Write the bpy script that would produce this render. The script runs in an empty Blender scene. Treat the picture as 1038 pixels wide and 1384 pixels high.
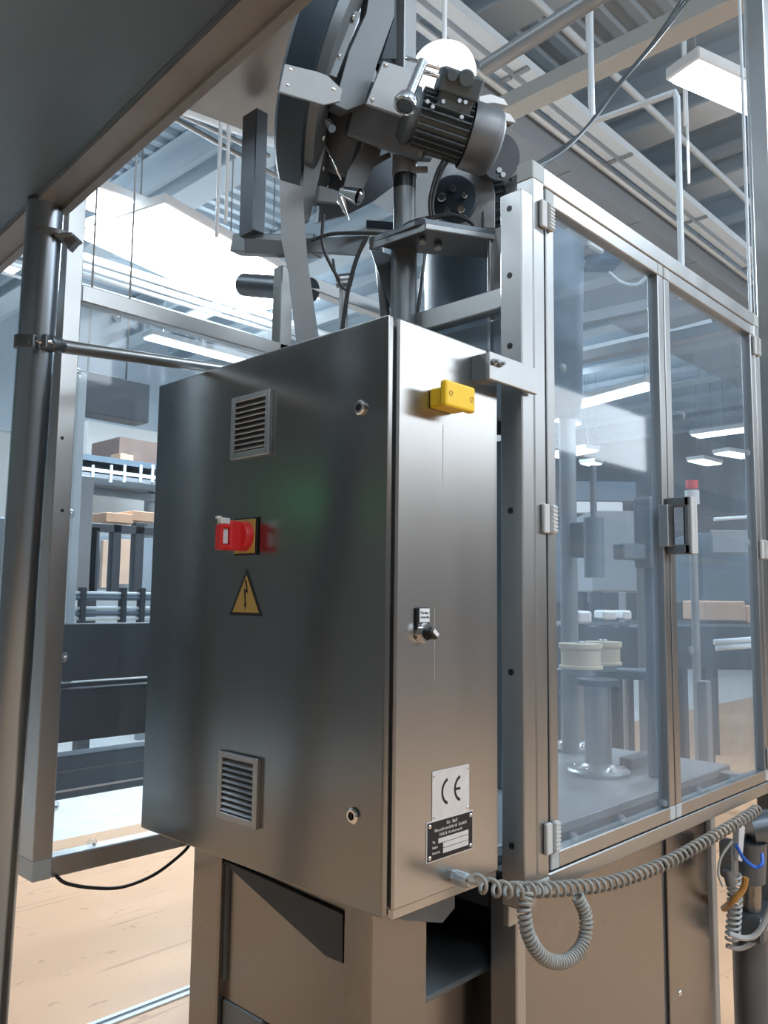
import bpy, bmesh, math, random
from mathutils import Vector, Matrix
random.seed(4)
V = Vector
PI = math.pi
SC = bpy.context.scene
COL = SC.collection

# ------------------------------------------------------------------ camera
W, H, F = 1038, 1384, 1120.0
yaw, pitch, roll = math.radians(43.68), math.radians(6.0), math.radians(0.71)
CAM = V((-1.0109, -0.9598, 1.5))
FW = V((math.cos(yaw)*math.cos(pitch), math.sin(yaw)*math.cos(pitch), math.sin(pitch)))
_r = V((math.sin(yaw), -math.cos(yaw), 0)); _u = _r.cross(FW)
RT = _r*math.cos(roll) + _u*math.sin(roll)
UP = -_r*math.sin(roll) + _u*math.cos(roll)
cd = bpy.data.cameras.new('camera'); cam = bpy.data.objects.new('camera', cd); COL.objects.link(cam)
cd.sensor_fit = 'HORIZONTAL'; cd.sensor_width = 36; cd.lens = 36*F/W; cd.clip_start = 0.02; cd.clip_end = 200
m = Matrix((RT, UP, -FW)).transposed().to_4x4(); m.translation = CAM; cam.matrix_world = m
SC.camera = cam

# ------------------------------------------------------------------ world, exposure
wd = bpy.data.worlds.new('world'); SC.world = wd; wd.use_nodes = True
wd.node_tree.nodes['Background'].inputs[0].default_value = (0.55, 0.66, 0.78, 1)
wd.node_tree.nodes['Background'].inputs[1].default_value = 0.6
SC.view_settings.view_transform = 'Standard'; SC.view_settings.look = 'None'
SC.view_settings.gamma = 1; SC.view_settings.use_curve_mapping = False
SC.view_settings.exposure = 0.28
SC.cycles.use_denoising = True
SC.cycles.max_bounces = 10; SC.cycles.transparent_max_bounces = 24
SC.cycles.sample_clamp_indirect = 6
SC.cycles.caustics_reflective = False; SC.cycles.caustics_refractive = False
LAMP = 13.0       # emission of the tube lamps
AREA = 1.0        # scale of the hall lamps

def area(name, loc, sx, sy, power, color=(0.80, 0.91, 1.0), rot=(0, 0, 0)):
    l = bpy.data.lights.new(name, 'AREA'); l.shape = 'RECTANGLE'; l.size = sx; l.size_y = sy
    l.energy = power*AREA; l.color = color
    o = bpy.data.objects.new(name, l); COL.objects.link(o); o.location = loc; o.rotation_euler = rot
    return o
# cool light added at the unseen right-hand wall to brighten the cabinet side
area('side_wall_fill', (5.0, -5.9, 4.35), 16.0, 1.0, 270, (0.84, 0.92, 1.0), (-PI/2, 0, 0)).rotation_euler = (PI/2, 0, 0)

# ------------------------------------------------------------------ picking helpers (a pixel meets a real plane)
def ray(px, py): return FW + RT*((px-W/2)/F) + UP*((H/2-py)/F)
def at(px, py, x=None, y=None, z=None, d=None):
    v = ray(px, py)
    t = (x-CAM.x)/v.x if x is not None else (y-CAM.y)/v.y if y is not None else (z-CAM.z)/v.z if z is not None else d
    return CAM + v*t
def on_plane(px, py, c, n):
    v = ray(px, py); return CAM + v*((c-CAM).dot(n)/v.dot(n))

# ------------------------------------------------------------------ materials
def mat(name, color, rough=0.5, metal=0.0, noise=0.0, nscale=8.0, stretch=(1, 1, 1), bump=0.0, bscale=None, spec=0.5, emit=0, rvar=0.0, aniso=0):
    m = bpy.data.materials.new(name); m.use_nodes = True; nt = m.node_tree; b = nt.nodes['Principled BSDF']
    b.inputs['Base Color'].default_value = (*color, 1); b.inputs['Roughness'].default_value = rough
    b.inputs['Metallic'].default_value = metal; b.inputs['Specular IOR Level'].default_value = spec
    b.inputs['Anisotropic'].default_value = aniso
    if emit:
        b.inputs['Emission Color'].default_value = (*color, 1); b.inputs['Emission Strength'].default_value = emit
    if noise or bump or rvar:
        tc = nt.nodes.new('ShaderNodeTexCoord'); mp = nt.nodes.new('ShaderNodeMapping'); mp.inputs['Scale'].default_value = stretch
        nt.links.new(tc.outputs['Object'], mp.inputs['Vector'])
        n = nt.nodes.new('ShaderNodeTexNoise'); n.inputs['Scale'].default_value = nscale; n.inputs['Detail'].default_value = 5
        nt.links.new(mp.outputs[0], n.inputs['Vector'])
        if noise:
            mr = nt.nodes.new('ShaderNodeMapRange'); mr.inputs[1].default_value = 0.25; mr.inputs[2].default_value = 0.75
            mr.inputs[3].default_value = 1-noise; mr.inputs[4].default_value = 1+noise
            nt.links.new(n.outputs[0], mr.inputs[0])
            mx = nt.nodes.new('ShaderNodeMix'); mx.data_type = 'RGBA'; mx.blend_type = 'MULTIPLY'; mx.inputs[0].default_value = 1
            mx.inputs[6].default_value = (*color, 1); nt.links.new(mr.outputs[0], mx.inputs[7]); nt.links.new(mx.outputs[2], b.inputs['Base Color'])
        if rvar:
            mr2 = nt.nodes.new('ShaderNodeMapRange'); mr2.inputs[1].default_value = 0.3; mr2.inputs[2].default_value = 0.7
            mr2.inputs[3].default_value = rough-rvar; mr2.inputs[4].default_value = rough+rvar
            nt.links.new(n.outputs[0], mr2.inputs[0]); nt.links.new(mr2.outputs[0], b.inputs['Roughness'])
        if bump:
            n2 = nt.nodes.new('ShaderNodeTexNoise'); n2.inputs['Scale'].default_value = bscale or nscale*3; n2.inputs['Detail'].default_value = 4
            nt.links.new(mp.outputs[0], n2.inputs['Vector'])
            bp = nt.nodes.new('ShaderNodeBump'); bp.inputs['Strength'].default_value = bump; bp.inputs['Distance'].default_value = 0.01
            nt.links.new(n2.outputs[0], bp.inputs['Height']); nt.links.new(bp.outputs[0], b.inputs['Normal'])
    return m

def glass_mat(name, tint=(0.90, 0.95, 0.98), haze=0.06, hazecol=(0.62, 0.74, 0.88)):
    m = bpy.data.materials.new(name); m.use_nodes = True; nt = m.node_tree; nt.nodes.clear()
    out = nt.nodes.new('ShaderNodeOutputMaterial')
    tr = nt.nodes.new('ShaderNodeBsdfTransparent'); tr.inputs[0].default_value = (*tint, 1)
    df = nt.nodes.new('ShaderNodeBsdfDiffuse'); df.inputs[0].default_value = (*hazecol, 1)  # bluish diffuse veil put in for the reflections on the panes
    gl = nt.nodes.new('ShaderNodeBsdfGlossy'); gl.inputs['Roughness'].default_value = 0.04
    tc = nt.nodes.new('ShaderNodeTexCoord'); n = nt.nodes.new('ShaderNodeTexNoise'); n.inputs['Scale'].default_value = 5; n.inputs['Detail'].default_value = 5
    mp = nt.nodes.new('ShaderNodeMapping'); mp.inputs['Scale'].default_value = (1, 1, 0.35)
    nt.links.new(tc.outputs['Object'], mp.inputs['Vector']); nt.links.new(mp.outputs[0], n.inputs['Vector'])
    mr = nt.nodes.new('ShaderNodeMapRange'); mr.inputs[1].default_value = 0.3; mr.inputs[2].default_value = 0.75
    mr.inputs[3].default_value = haze*0.6; mr.inputs[4].default_value = haze*1.5; nt.links.new(n.outputs[0], mr.inputs[0])
    m1 = nt.nodes.new('ShaderNodeMixShader'); nt.links.new(mr.outputs[0], m1.inputs[0]); nt.links.new(tr.outputs[0], m1.inputs[1]); nt.links.new(df.outputs[0], m1.inputs[2])
    lw = nt.nodes.new('ShaderNodeLayerWeight'); lw.inputs['Blend'].default_value = 0.5
    pw = nt.nodes.new('ShaderNodeMath'); pw.operation = 'POWER'; pw.inputs[1].default_value = 5; nt.links.new(lw.outputs['Facing'], pw.inputs[0])
    fr = nt.nodes.new('ShaderNodeMath'); fr.operation = 'MULTIPLY_ADD'; fr.inputs[1].default_value = 0.9; fr.inputs[2].default_value = 0.03; nt.links.new(pw.outputs[0], fr.inputs[0])
    m2 = nt.nodes.new('ShaderNodeMixShader'); nt.links.new(fr.outputs[0], m2.inputs[0]); nt.links.new(m1.outputs[0], m2.inputs[1]); nt.links.new(gl.outputs[0], m2.inputs[2])
    nt.links.new(m2.outputs[0], out.inputs[0])
    return m

def lamp_mat(name, color, strength):
    m = bpy.data.materials.new(name); m.use_nodes = True; nt = m.node_tree; nt.nodes.clear()
    out = nt.nodes.new('ShaderNodeOutputMaterial'); e = nt.nodes.new('ShaderNodeEmission')
    e.inputs[0].default_value = (*color, 1); e.inputs[1].default_value = strength; nt.links.new(e.outputs[0], out.inputs[0]); return m

M = dict(
    brushed=mat('brushed_steel_shaded', (0.27, 0.27, 0.265), 0.21, 1, 0.02, 3, (6, 6, 0.4), rvar=0.010),  # same stainless as the body; darker colour carries the door's shade
    brushed_lit=mat('brushed_steel_lit', (0.50, 0.50, 0.495), 0.30, 1, 0.02, 3, (6, 6, 0.4), rvar=0.012),  # lit copy of the door's stainless, brighter in base colour
    tube=mat('steel_square_tube', (0.45, 0.46, 0.465), 0.37, 1, 0.06, 2.5, (4, 4, 1), rvar=0.04),
    tube_round=mat('polished_pipe', (0.33, 0.38, 0.43), 0.26, 1, 0.05, 3, (1, 1, 1)),
    sheet=mat('stainless_sheet', (0.27, 0.255, 0.24), 0.27, 1, 0.06, 2, (1, 1, 1), rvar=0.05),
    chrome=mat('chrome', (0.8, 0.8, 0.8), 0.10, 1),
    darksteel=mat('dark_steel', (0.13, 0.15, 0.17), 0.38, 0.7, 0.15, 6),
    grey=mat('grey_painted_metal', (0.18, 0.20, 0.215), 0.42, 0.5, 0.10, 7),
    greylight=mat('pale_grey_metal', (0.36, 0.38, 0.395), 0.42, 0.5, 0.08, 7),
    motor=mat('motor_grey_enamel', (0.10, 0.13, 0.15), 0.42, 0.1, 0.12, 14, bump=0.1, bscale=90),
    cowl=mat('motor_cowl_grey', (0.19, 0.20, 0.21), 0.42, 0.4, 0.10, 12),
    tyre=mat('dark_blue_drum', (0.035, 0.055, 0.075), 0.45, 0.1, 0.2, 5),
    rubber=mat('black_rubber', (0.02, 0.022, 0.025), 0.5),
    black=mat('black_plastic', (0.012, 0.014, 0.017), 0.35),
    chute=mat('dark_steel_chute', (0.16, 0.21, 0.25), 0.42, 0.85, 0.12, 3),
    flange=mat('stained_steel_flange', (0.30, 0.30, 0.30), 0.45, 0.7, 0.2, 6),
    greycap=mat('grey_plastic', (0.45, 0.49, 0.50), 0.5),
    hinge=mat('light_grey_hinge', (0.55, 0.57, 0.57), 0.45),
    white=mat('white_enamel', (0.80, 0.82, 0.84), 0.4, noise=0.04),
    whiteplas=mat('cream_plastic', (1.0, 0.80, 0.56), 0.45, noise=0.05, nscale=20),
    yellow=mat('yellow_plastic', (0.95, 0.62, 0.03), 0.45),
    ochre=mat('ochre_sticker', (0.55, 0.38, 0.10), 0.5),
    red=mat('red_plastic', (0.75, 0.035, 0.04), 0.4),
    blackp=mat('black_print', (0.01, 0.01, 0.012), 0.5),
    plate=mat('aluminium_plate', (0.72, 0.72, 0.72), 0.45, 0.3, 0.06, 40),
    slot=mat('dark_louvre', (0.05, 0.052, 0.055), 0.5, 0.3),
    cable=mat('grey_coiled_cable', (0.34, 0.34, 0.32), 0.45, noise=0.05, nscale=30),
    glandm=mat('pale_cable_gland', (0.52, 0.58, 0.60), 0.35),
    clear=glass_mat('clear_plastic_knob', (0.9, 0.95, 0.97), 0.16, (0.8, 0.85, 0.9)),
    pane=glass_mat('polycarbonate_pane', (0.93, 0.965, 0.99), 0.12, (0.45, 0.58, 0.72)),
    pane_left=glass_mat('polycarbonate_pane_left', (0.94, 0.97, 0.99), 0.05, (0.45, 0.60, 0.75)),
    blue=mat('blue_hose', (0.02, 0.12, 0.55), 0.4),
    amber=mat('amber_hose', (0.45, 0.22, 0.05), 0.3),
    hose=mat('clear_grey_hose', (0.45, 0.46, 0.46), 0.3),
    carton=mat('cardboard', (0.62, 0.40, 0.27), 0.8, noise=0.1),
    bgblue=mat('blue_grey_machine', (0.12, 0.17, 0.22), 0.5, 0.2, 0.2, 2),
    bgdark=mat('dark_machine_frame', (0.045, 0.055, 0.068), 0.45, 0.3, 0.2, 3),
    bgmid=mat('mid_grey_machine', (0.24, 0.27, 0.30), 0.5, 0.2, 0.15, 2),
    wallw=mat('white_wall_panel', (0.74, 0.74, 0.72), 0.7, noise=0.05, nscale=0.6),
    wallg=mat('grey_wall_panel', (0.155, 0.15, 0.14), 0.7, noise=0.1, nscale=0.5),
    deck=mat('corrugated_deck', (0.50, 0.60, 0.68), 0.5, 0.1, 0.08, 0.8),
    beam=mat('painted_beam', (0.60, 0.69, 0.76), 0.5, noise=0.06, nscale=2),
    mezz=mat('grey_duct_panel', (0.33, 0.37, 0.41), 0.45, 0.25, 0.08, 0.5),
    boxbeam=mat('pale_box_beam', (0.52, 0.53, 0.51), 0.45, 0.2, 0.06, 1),
    whitepipe=mat('white_pipe', (0.78, 0.87, 0.94), 0.35),
    brown=mat('brown_crate', (0.20, 0.14, 0.12), 0.7, noise=0.1),
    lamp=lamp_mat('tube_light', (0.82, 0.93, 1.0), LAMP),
    lamp_far=lamp_mat('tube_light_far', (0.88, 0.95, 1.0), 5.0),
    green_lit=lamp_mat('green_exit_sign', (0.10, 0.8, 0.25), 2.2),
)

# floor: orange epoxy with a pale grey zone and scuffs
def floor_mat():
    m = bpy.data.materials.new('epoxy_floor'); m.use_nodes = True; nt = m.node_tree; b = nt.nodes['Principled BSDF']
    tc = nt.nodes.new('ShaderNodeTexCoord'); N = nt.nodes.new; L = nt.links.new
    def noise(scale, st, detail=6):
        mp = N('ShaderNodeMapping'); mp.inputs['Scale'].default_value = st; n = N('ShaderNodeTexNoise')
        n.inputs['Scale'].default_value = scale; n.inputs['Detail'].default_value = detail
        L(tc.outputs['Object'], mp.inputs['Vector']); L(mp.outputs[0], n.inputs['Vector']); return n
    def ramp(src, a, c0, bb, c1):
        r = N('ShaderNodeValToRGB'); r.color_ramp.elements[0].position = a; r.color_ramp.elements[0].color = (*c0, 1)
        r.color_ramp.elements[1].position = bb; r.color_ramp.elements[1].color = (*c1, 1); L(src, r.inputs[0]); return r
    base = ramp(noise(0.9, (1, 1, 1)).outputs[0], 0.3, (0.67, 0.41, 0.25), 0.7, (0.72, 0.46, 0.29))
    sc = ramp(noise(3.0, (0.5, 7, 1), 8).outputs[0], 0.62, (0, 0, 0), 0.70, (1, 1, 1))
    sp = ramp(noise(11, (1, 2, 1), 6).outputs[0], 0.66, (0, 0, 0), 0.70, (1, 1, 1))
    mx = N('ShaderNodeMix'); mx.data_type = 'RGBA'; L(base.outputs[0], mx.inputs[6]); mx.inputs[7].default_value = (0.34, 0.16, 0.10, 1)
    ad = N('ShaderNodeMath'); ad.operation = 'MAXIMUM'; L(sc.outputs[0], ad.inputs[0]); L(sp.outputs[0], ad.inputs[1])
    ml = N('ShaderNodeMath'); ml.operation = 'MULTIPLY'; ml.inputs[1].default_value = 0.45; L(ad.outputs[0], ml.inputs[0]); L(ml.outputs[0], mx.inputs[0])
    L(mx.outputs[2], b.inputs['Base Color']); b.inputs['Roughness'].default_value = 0.35
    b.inputs['Specular IOR Level'].default_value = 0.45
    return m
M['floor'] = floor_mat(); M['sheet_brown'] = mat('floor_tinted_sheet', (0.30, 0.27, 0.25), 0.45, 0.6, 0.2, 3)  # brown of the orange floor's reflection put into the sheet colour
M['concrete'] = mat('pale_concrete', (0.74, 0.75, 0.74), 0.5, 0, 0.10, 6, bump=0.05)

# ------------------------------------------------------------------ mesh builder
def frame_of(n):
    n = V(n).normalized(); a = V((0, 0, 1)) if abs(n.z) < 0.9 else V((1, 0, 0))
    t = a.cross(n).normalized(); return t, n.cross(t), n

class MB:
    def __init__(s): s.bm = bmesh.new()
    def box(s, a, b, bev=0.0, seg=1):
        a, b = V(a), V(b); lo = V([min(a[i], b[i]) for i in range(3)]); hi = V([max(a[i], b[i]) for i in range(3)])
        return s.obox((lo+hi)/2, (V((1, 0, 0)), V((0, 1, 0)), V((0, 0, 1))), (hi-lo), bev, seg)
    def obox(s, c, ax, size, bev=0.0, seg=1):
        mt = Matrix((V(ax[0])*size[0], V(ax[1])*size[1], V(ax[2])*size[2])).transposed().to_4x4(); mt.translation = V(c)
        r = bmesh.ops.create_cube(s.bm, size=1, matrix=mt)
        if bev > 0:
            es = list({e for v in r['verts'] for e in v.link_edges})
            bmesh.ops.bevel(s.bm, geom=es, offset=bev, segments=seg, affect='EDGES', profile=0.5)
        return s
    def beam(s, p, q, w, h, bev=0.0, up=(0, 0, 1)):
        p, q = V(p), V(q); d = (q-p); L = d.length; d = d/L; u = V(up); sd = d.cross(u)
        if sd.length < 1e-4: sd = d.cross(V((1, 0, 0)))
        sd.normalize(); u = sd.cross(d)
        return s.obox((p+q)/2, (d, sd, u), (L, w, h), bev)
    def cyl(s, p, q, r, r2=None, seg=20, cap=True):
        p, q = V(p), V(q); r2 = r if r2 is None else r2; t, u, n = frame_of(q-p)
        A = [s.bm.verts.new(p + t*r*math.cos(2*PI*i/seg) + u*r*math.sin(2*PI*i/seg)) for i in range(seg)]
        B = [s.bm.verts.new(q + t*r2*math.cos(2*PI*i/seg) + u*r2*math.sin(2*PI*i/seg)) for i in range(seg)]
        for i in range(seg):
            j = (i+1) % seg; f = s.bm.faces.new((A[i], A[j], B[j], B[i])); f.smooth = True
        if cap: s.bm.faces.new(A[::-1]); s.bm.faces.new(B)
        return s
    def lathe(s, p, n, prof, seg=32):      # prof: (along, radius)
        t, u, n = frame_of(n); p = V(p); rows = []
        for a, r in prof:
            if r < 1e-6: rows.append([s.bm.verts.new(p+n*a)])
            else: rows.append([s.bm.verts.new(p + n*a + t*r*math.cos(2*PI*i/seg) + u*r*math.sin(2*PI*i/seg)) for i in range(seg)])
        for k in range(len(rows)-1):
            A, B = rows[k], rows[k+1]
            for i in range(seg):
                j = (i+1) % seg
                if len(A) == 1 and len(B) == 1: continue
                if len(A) == 1: f = s.bm.faces.new((A[0], B[j], B[i]))
                elif len(B) == 1: f = s.bm.faces.new((A[i], A[j], B[0]))
                else: f = s.bm.faces.new((A[i], A[j], B[j], B[i]))
                f.smooth = True
        return s
    def tube(s, pts, r, seg=8, cap=True):
        pts = [V(p) for p in pts]; n = len(pts); rings = []
        t = (pts[1]-pts[0]).normalized(); a, b, _ = frame_of(t)
        for i, p in enumerate(pts):
            tt = (pts[min(i+1, n-1)]-pts[max(i-1, 0)]).normalized()
            a = (a - tt*a.dot(tt)).normalized(); b = tt.cross(a)
            rings.append([s.bm.verts.new(p + a*r*math.cos(2*PI*k/seg) + b*r*math.sin(2*PI*k/seg)) for k in range(seg)])
        for i in range(n-1):
            for k in range(seg):
                j = (k+1) % seg; f = s.bm.faces.new((rings[i][k], rings[i][j], rings[i+1][j], rings[i+1][k])); f.smooth = True
        if cap: s.bm.faces.new(rings[0][::-1]); s.bm.faces.new(rings[-1])
        return s
    def prism(s, poly, vec, bev=0.0):
        poly = [V(p) for p in poly]; vec = V(vec)
        A = [s.bm.verts.new(p) for p in poly]; B = [s.bm.verts.new(p+vec) for p in poly]; n = len(poly)
        fs = [s.bm.faces.new(A), s.bm.faces.new(B[::-1])]
        for i in range(n): fs.append(s.bm.faces.new((A[i], B[i], B[(i+1) % n], A[(i+1) % n])))
        if bev: bmesh.ops.bevel(s.bm, geom=list({e for f in fs for e in f.edges}), offset=bev, segments=1, affect='EDGES')
        return s
    def dome(s, p, n, r, h, seg=14):
        return s.lathe(p, n, [(h*math.sin(a), r*math.cos(a)) for a in (0, .35, .7, 1.05, 1.35)] + [(h, 0)], seg)

WL = {}
def wloc(o): return WL[o.name] if o else V((0, 0, 0))
def put(name, mb, material, parent=None, label=None, kind=None, smooth=False):
    bm = mb.bm; bmesh.ops.recalc_face_normals(bm, faces=bm.faces)
    vs = [v.co for v in bm.verts]
    c = V([(min(v[i] for v in vs)+max(v[i] for v in vs))/2 for i in range(3)])
    bmesh.ops.translate(bm, verts=bm.verts, vec=-c)
    for e in bm.edges:
        if len(e.link_faces) == 2 and e.calc_face_angle(0) > 0.6: e.smooth = False
    me = bpy.data.meshes.new(name); bm.to_mesh(me); bm.free()
    me.materials.append(M[material] if isinstance(material, str) else material)
    if smooth:
        for p in me.polygons: p.use_smooth = True
    o = bpy.data.objects.new(name, me); COL.objects.link(o); WL[o.name] = c
    if parent: o.parent = parent
    o.location = c - wloc(parent)
    if label: o['label'] = label
    if kind: o['kind'] = kind
    return o
def again(src, pos, parent, name=None):    # a copy that shares the mesh, centred at pos
    o = src.copy(); COL.objects.link(o); WL[o.name] = V(pos); o.parent = parent; o.location = V(pos) - wloc(parent); return o
def thing(name, label, cat, loc, group=None):
    o = bpy.data.objects.new(name, None); COL.objects.link(o); o.location = V(loc); WL[o.name] = V(loc)
    o.empty_display_size = 0.1; o['label'] = label; o['category'] = cat
    if group: o['group'] = group
    return o
def tag(o, label, cat, group=None):
    o['label'] = label; o['category'] = cat
    if group: o['group'] = group
    return o
def single(name, mb, material, label, cat, group=None, smooth=False):
    return tag(put(name, mb, material, smooth=smooth), label, cat, group)
def struct(name, mb, material, parent=None, kind='structure', smooth=False):
    return put(name, mb, material, parent, kind=kind if not parent else None, smooth=smooth)
def text(name, body, size, pos, right, up, parent, material, align='CENTER', sx=1.0, spacing=1.0):
    cu = bpy.data.curves.new(name, 'FONT'); cu.body = body; cu.size = size; cu.align_x = align; cu.align_y = 'CENTER'; cu.extrude = 0.0002; cu.offset = size*0.018
    cu.space_character = spacing
    cu.materials.append(M[material]); o = bpy.data.objects.new(name, cu); COL.objects.link(o)
    r, u = V(right), V(up); mt = Matrix((r*sx, u, r.cross(u))).transposed().to_4x4(); mt.translation = V(pos) - wloc(parent)
    me = bpy.data.meshes.new_from_object(o); bpy.data.objects.remove(o); bpy.data.curves.remove(cu)
    me.materials.clear(); me.materials.append(M[material])
    o = bpy.data.objects.new(name, me); COL.objects.link(o)
    o.parent = parent; o.matrix_local = mt; WL[o.name] = V(pos); return o
def smoothpath(pts, n=8):
    pts = [V(p) for p in pts]; P = [pts[0]*2-pts[1]] + pts + [pts[-1]*2-pts[-2]]; out = []
    for i in range(1, len(P)-2):
        for k in range(n):
            t = k/n; a, b, c, d = P[i-1], P[i], P[i+1], P[i+2]
            out.append(0.5*((2*b)+(c-a)*t+(2*a-5*b+4*c-d)*t*t+(3*b-a-3*c+d)*t**3))
    out.append(pts[-1]); return out

# ================================================================== THE HALL
X0, X1, Y0, Y1, ZC = -5.0, 22.0, -6.0, 13.0, 6.7
fl = MB(); fl.box((X0, Y0, -0.1), (X1, 4.12, 0)); struct('floor', fl, 'floor')
f2 = MB(); f2.box((X0, 4.12, -0.1), (X1, Y1, 0)); struct('floor_back', f2, 'concrete')
# drain channel with two bright lips
dr = thing('drain_channel', 'narrow steel drain channel crossing the peach floor at bottom left', 'drain', (0.6, 1.87, 0))
a = MB(); a.box((-3, 1.845, 0.0005), (4.5, 1.865, 0.006)); put('lip', a, 'whitepipe', dr)
a = MB(); a.box((-3, 1.885, 0.0005), (4.5, 1.905, 0.006)); put('lip', a, 'whitepipe', dr)
a = MB(); a.box((-3, 1.865, 0.0005), (4.5, 1.885, 0.002)); put('groove', a, 'darksteel', dr)

# ceiling: trapezoidal deck running in x, beams running in y
bm = MB(); ys = []; y = Y0
while y < Y1:
    for dy, dz in ((0, 0), (0.09, 0), (0.12, 0.06), (0.21, 0.06), (0.24, 0)): ys.append((y+dy, ZC+dz))
    y += 0.24
ra = [bm.bm.verts.new((X0, q[0], q[1])) for q in ys]; rb = [bm.bm.verts.new((X1, q[0], q[1])) for q in ys]
for i in range(len(ys)-1): bm.bm.faces.new((ra[i], ra[i+1], rb[i+1], rb[i]))
ceil = struct('ceiling', bm, 'deck')
for bx in (-3.4, -1.4, 0.9, 2.45, 3.95, 6.25, 7.65, 9.3, 11.2, 13.2, 15.4, 17.8, 20.0):
    a = MB(); w = 0.36
    a.box((bx-w/2, Y0, ZC-0.70), (bx+w/2, Y1, ZC-0.67)); a.box((bx-w/2, Y0, ZC-0.05), (bx+w/2, Y1, ZC-0.02)); a.box((bx-0.015, Y0, ZC-0.67), (bx+0.015, Y1, ZC-0.05))
    a.box((bx-w/2-0.05, Y0, ZC-0.50), (bx+0.02-w/2, Y1, ZC-0.38))
    put('beam', a, 'beam', ceil)
# walls
a = MB(); a.box((X0, Y1, 0), (X1, Y1+0.2, 7)); wb = struct('wall_back', a, 'wallw')
a = MB(); a.box((X0-0.2, Y0, 0), (X0, Y1, 7)); struct('wall_left', a, 'wallg')
a = MB(); a.box((X1, Y0, 0), (X1+0.2, Y1, 7)); struct('wall_right', a, 'bgmid')
a = MB(); a.box((X0, Y0-0.2, 0), (X1, Y0, 7)); wf = struct('wall_front', a, 'wallg')
for z0_, z1_, mt_, nm_ in ((0, 1.1, 'bgmid', 'wall_dado'), (2.3, 2.42, 'ochre', 'reflected_stripe'), (2.9, 3.45, 'carton', 'wall_band'), (1.5, 2.2, 'bgmid', 'wall_band'), (3.8, 4.9, 'wallw', 'reflected_bright_band')):  # bands added on the unseen wall, shaped for the cabinet's side reflections
    a = MB(); a.box((X0, Y0, z0_), (X1, Y0+0.03, z1_)); put(nm_, a, mt_, wf)
a = MB(); a.box((X0, Y1-0.06, 4.2), (X1, Y1-0.001, 7)); put('wall_cladding', a, 'beam', wb)

# box beam crossing overhead in y (pinkish underside, pale side)
xn, xf = at(770, 105, z=4.5).x, at(797, 116, z=4.5).x
a = MB(); a.box((xn, -5.9, 4.5), (xf, 1.95, at(770, 82, x=xn).z), 0.006); struct('trim_1', a, 'boxbeam')
# big overhead duct running in x
du = thing('ceiling_duct', 'broad grey sheet metal duct running under the roof above the guard', 'duct', (9, 4.2, 5.2))
a = MB(); a.box((3.3, 2.62, 5.2), (19, 4.3, 5.55), 0.01); put('duct_body', a, 'mezz', du)
for x in (5.0, 6.3, 7.6, 9.6, 12, 14.5, 17):
    a = MB(); a.box((x, 2.60, 5.188), (x+0.03, 4.32, 5.2)); put('seam', a, 'mezz', du)
for nm, yy, w, lab in (('cable_tray', 2.30, 0.10, 'wide white cable tray under the roof, outermost of the parallel runs'),
                       ('cable_tray', 2.44, 0.06, 'narrow white cable tray in the middle of the parallel runs under the roof')):
    t = thing(nm, lab, 'cable tray', (6, yy, 5.4), 'white runs beside the ceiling duct')
    a = MB(); a.box((1.5, yy-w/2, 5.40), (19, yy+w/2, 5.415)); put('tray_floor', a, 'whitepipe', t)
    for s in (-1, 1):
        a = MB(); a.box((1.5, yy+s*w/2-0.004, 5.40), (19, yy+s*w/2+0.004, 5.47)); put('side_rail', a, 'whitepipe', t)
    for x in (3.8, 5.4, 7, 8.6, 10.2):
        a = MB(); a.box((x, yy-w/2-0.01, 5.38), (x+0.04, yy+w/2+0.01, 5.40)); put('cross_bar', a, 'greylight', t)
a = MB(); a.cyl((1.5, 2.57, 5.42), (19, 2.57, 5.42), 0.028); single('roof_pipe', a, 'whitepipe', 'thin white pipe hugging the edge of the grey ceiling duct', 'pipe', smooth=False)
a = MB(); a.cyl((1.2, 2.08, 5.75), (19, 2.08, 5.75), 0.03); single('roof_pipe', a, 'beam', 'thin grey pipe above the white cable trays under the roof', 'pipe')
# grey round pipe crossing over the box beam
a = MB(); p, q = at(655, 92, z=3.7), at(812, -8, z=3.7); a.cyl(p, q+(q-p)*1.0, 0.034); single('overhead_pipe', a, 'greylight', 'thick grey round pipe rising to the top edge right of the white dome', 'pipe')
# second set of pipes seen on the left
pl = [(345, 1.0, 0.035), (358, 1.0, 0.03), (368, 1.0, 0.02), (384, 1.0, 0.02), (398, 1, 0.014)]
for i, (py, _, r) in enumerate(pl):
    p = at(107, py, z=4.3)
    a = MB(); a.cyl((p.x-2, p.y, p.z), (p.x+7, p.y, p.z), r)
    single('service_pipe', a, 'whitepipe', ['topmost of five white pipes behind the left glass panel', 'second from top of five white pipes behind the left glass panel', 'third from top of five white pipes behind the left glass panel', 'fourth from top of five white pipes behind the left glass panel', 'thinnest and lowest of five white pipes behind the left glass panel'][i], 'pipe', 'white pipes running below the left lamp')
# pipe rack lines seen through the gap left of the feeder drum
for i, (p, q) in enumerate((((252, 150), (390, 200)), ((256, 160), (340, 200)), ((240, 163), (345, 222)))):
    a = MB(); P1, Q1 = at(*p, z=5.0), at(*q, z=5.0); a.cyl(P1-(Q1-P1)*0.6, Q1+(Q1-P1)*0.3, (0.035, 0.02, 0.02)[i])
    single('roof_line', a, ('whitepipe', 'greylight', 'greylight')[i], ('bright pipe just below the brown panel under the roof', 'upper grey roof line left of the hanging dark post', 'lower grey roof line left of the hanging dark post')[i], 'pipe', 'roof lines left of the drum')
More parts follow.
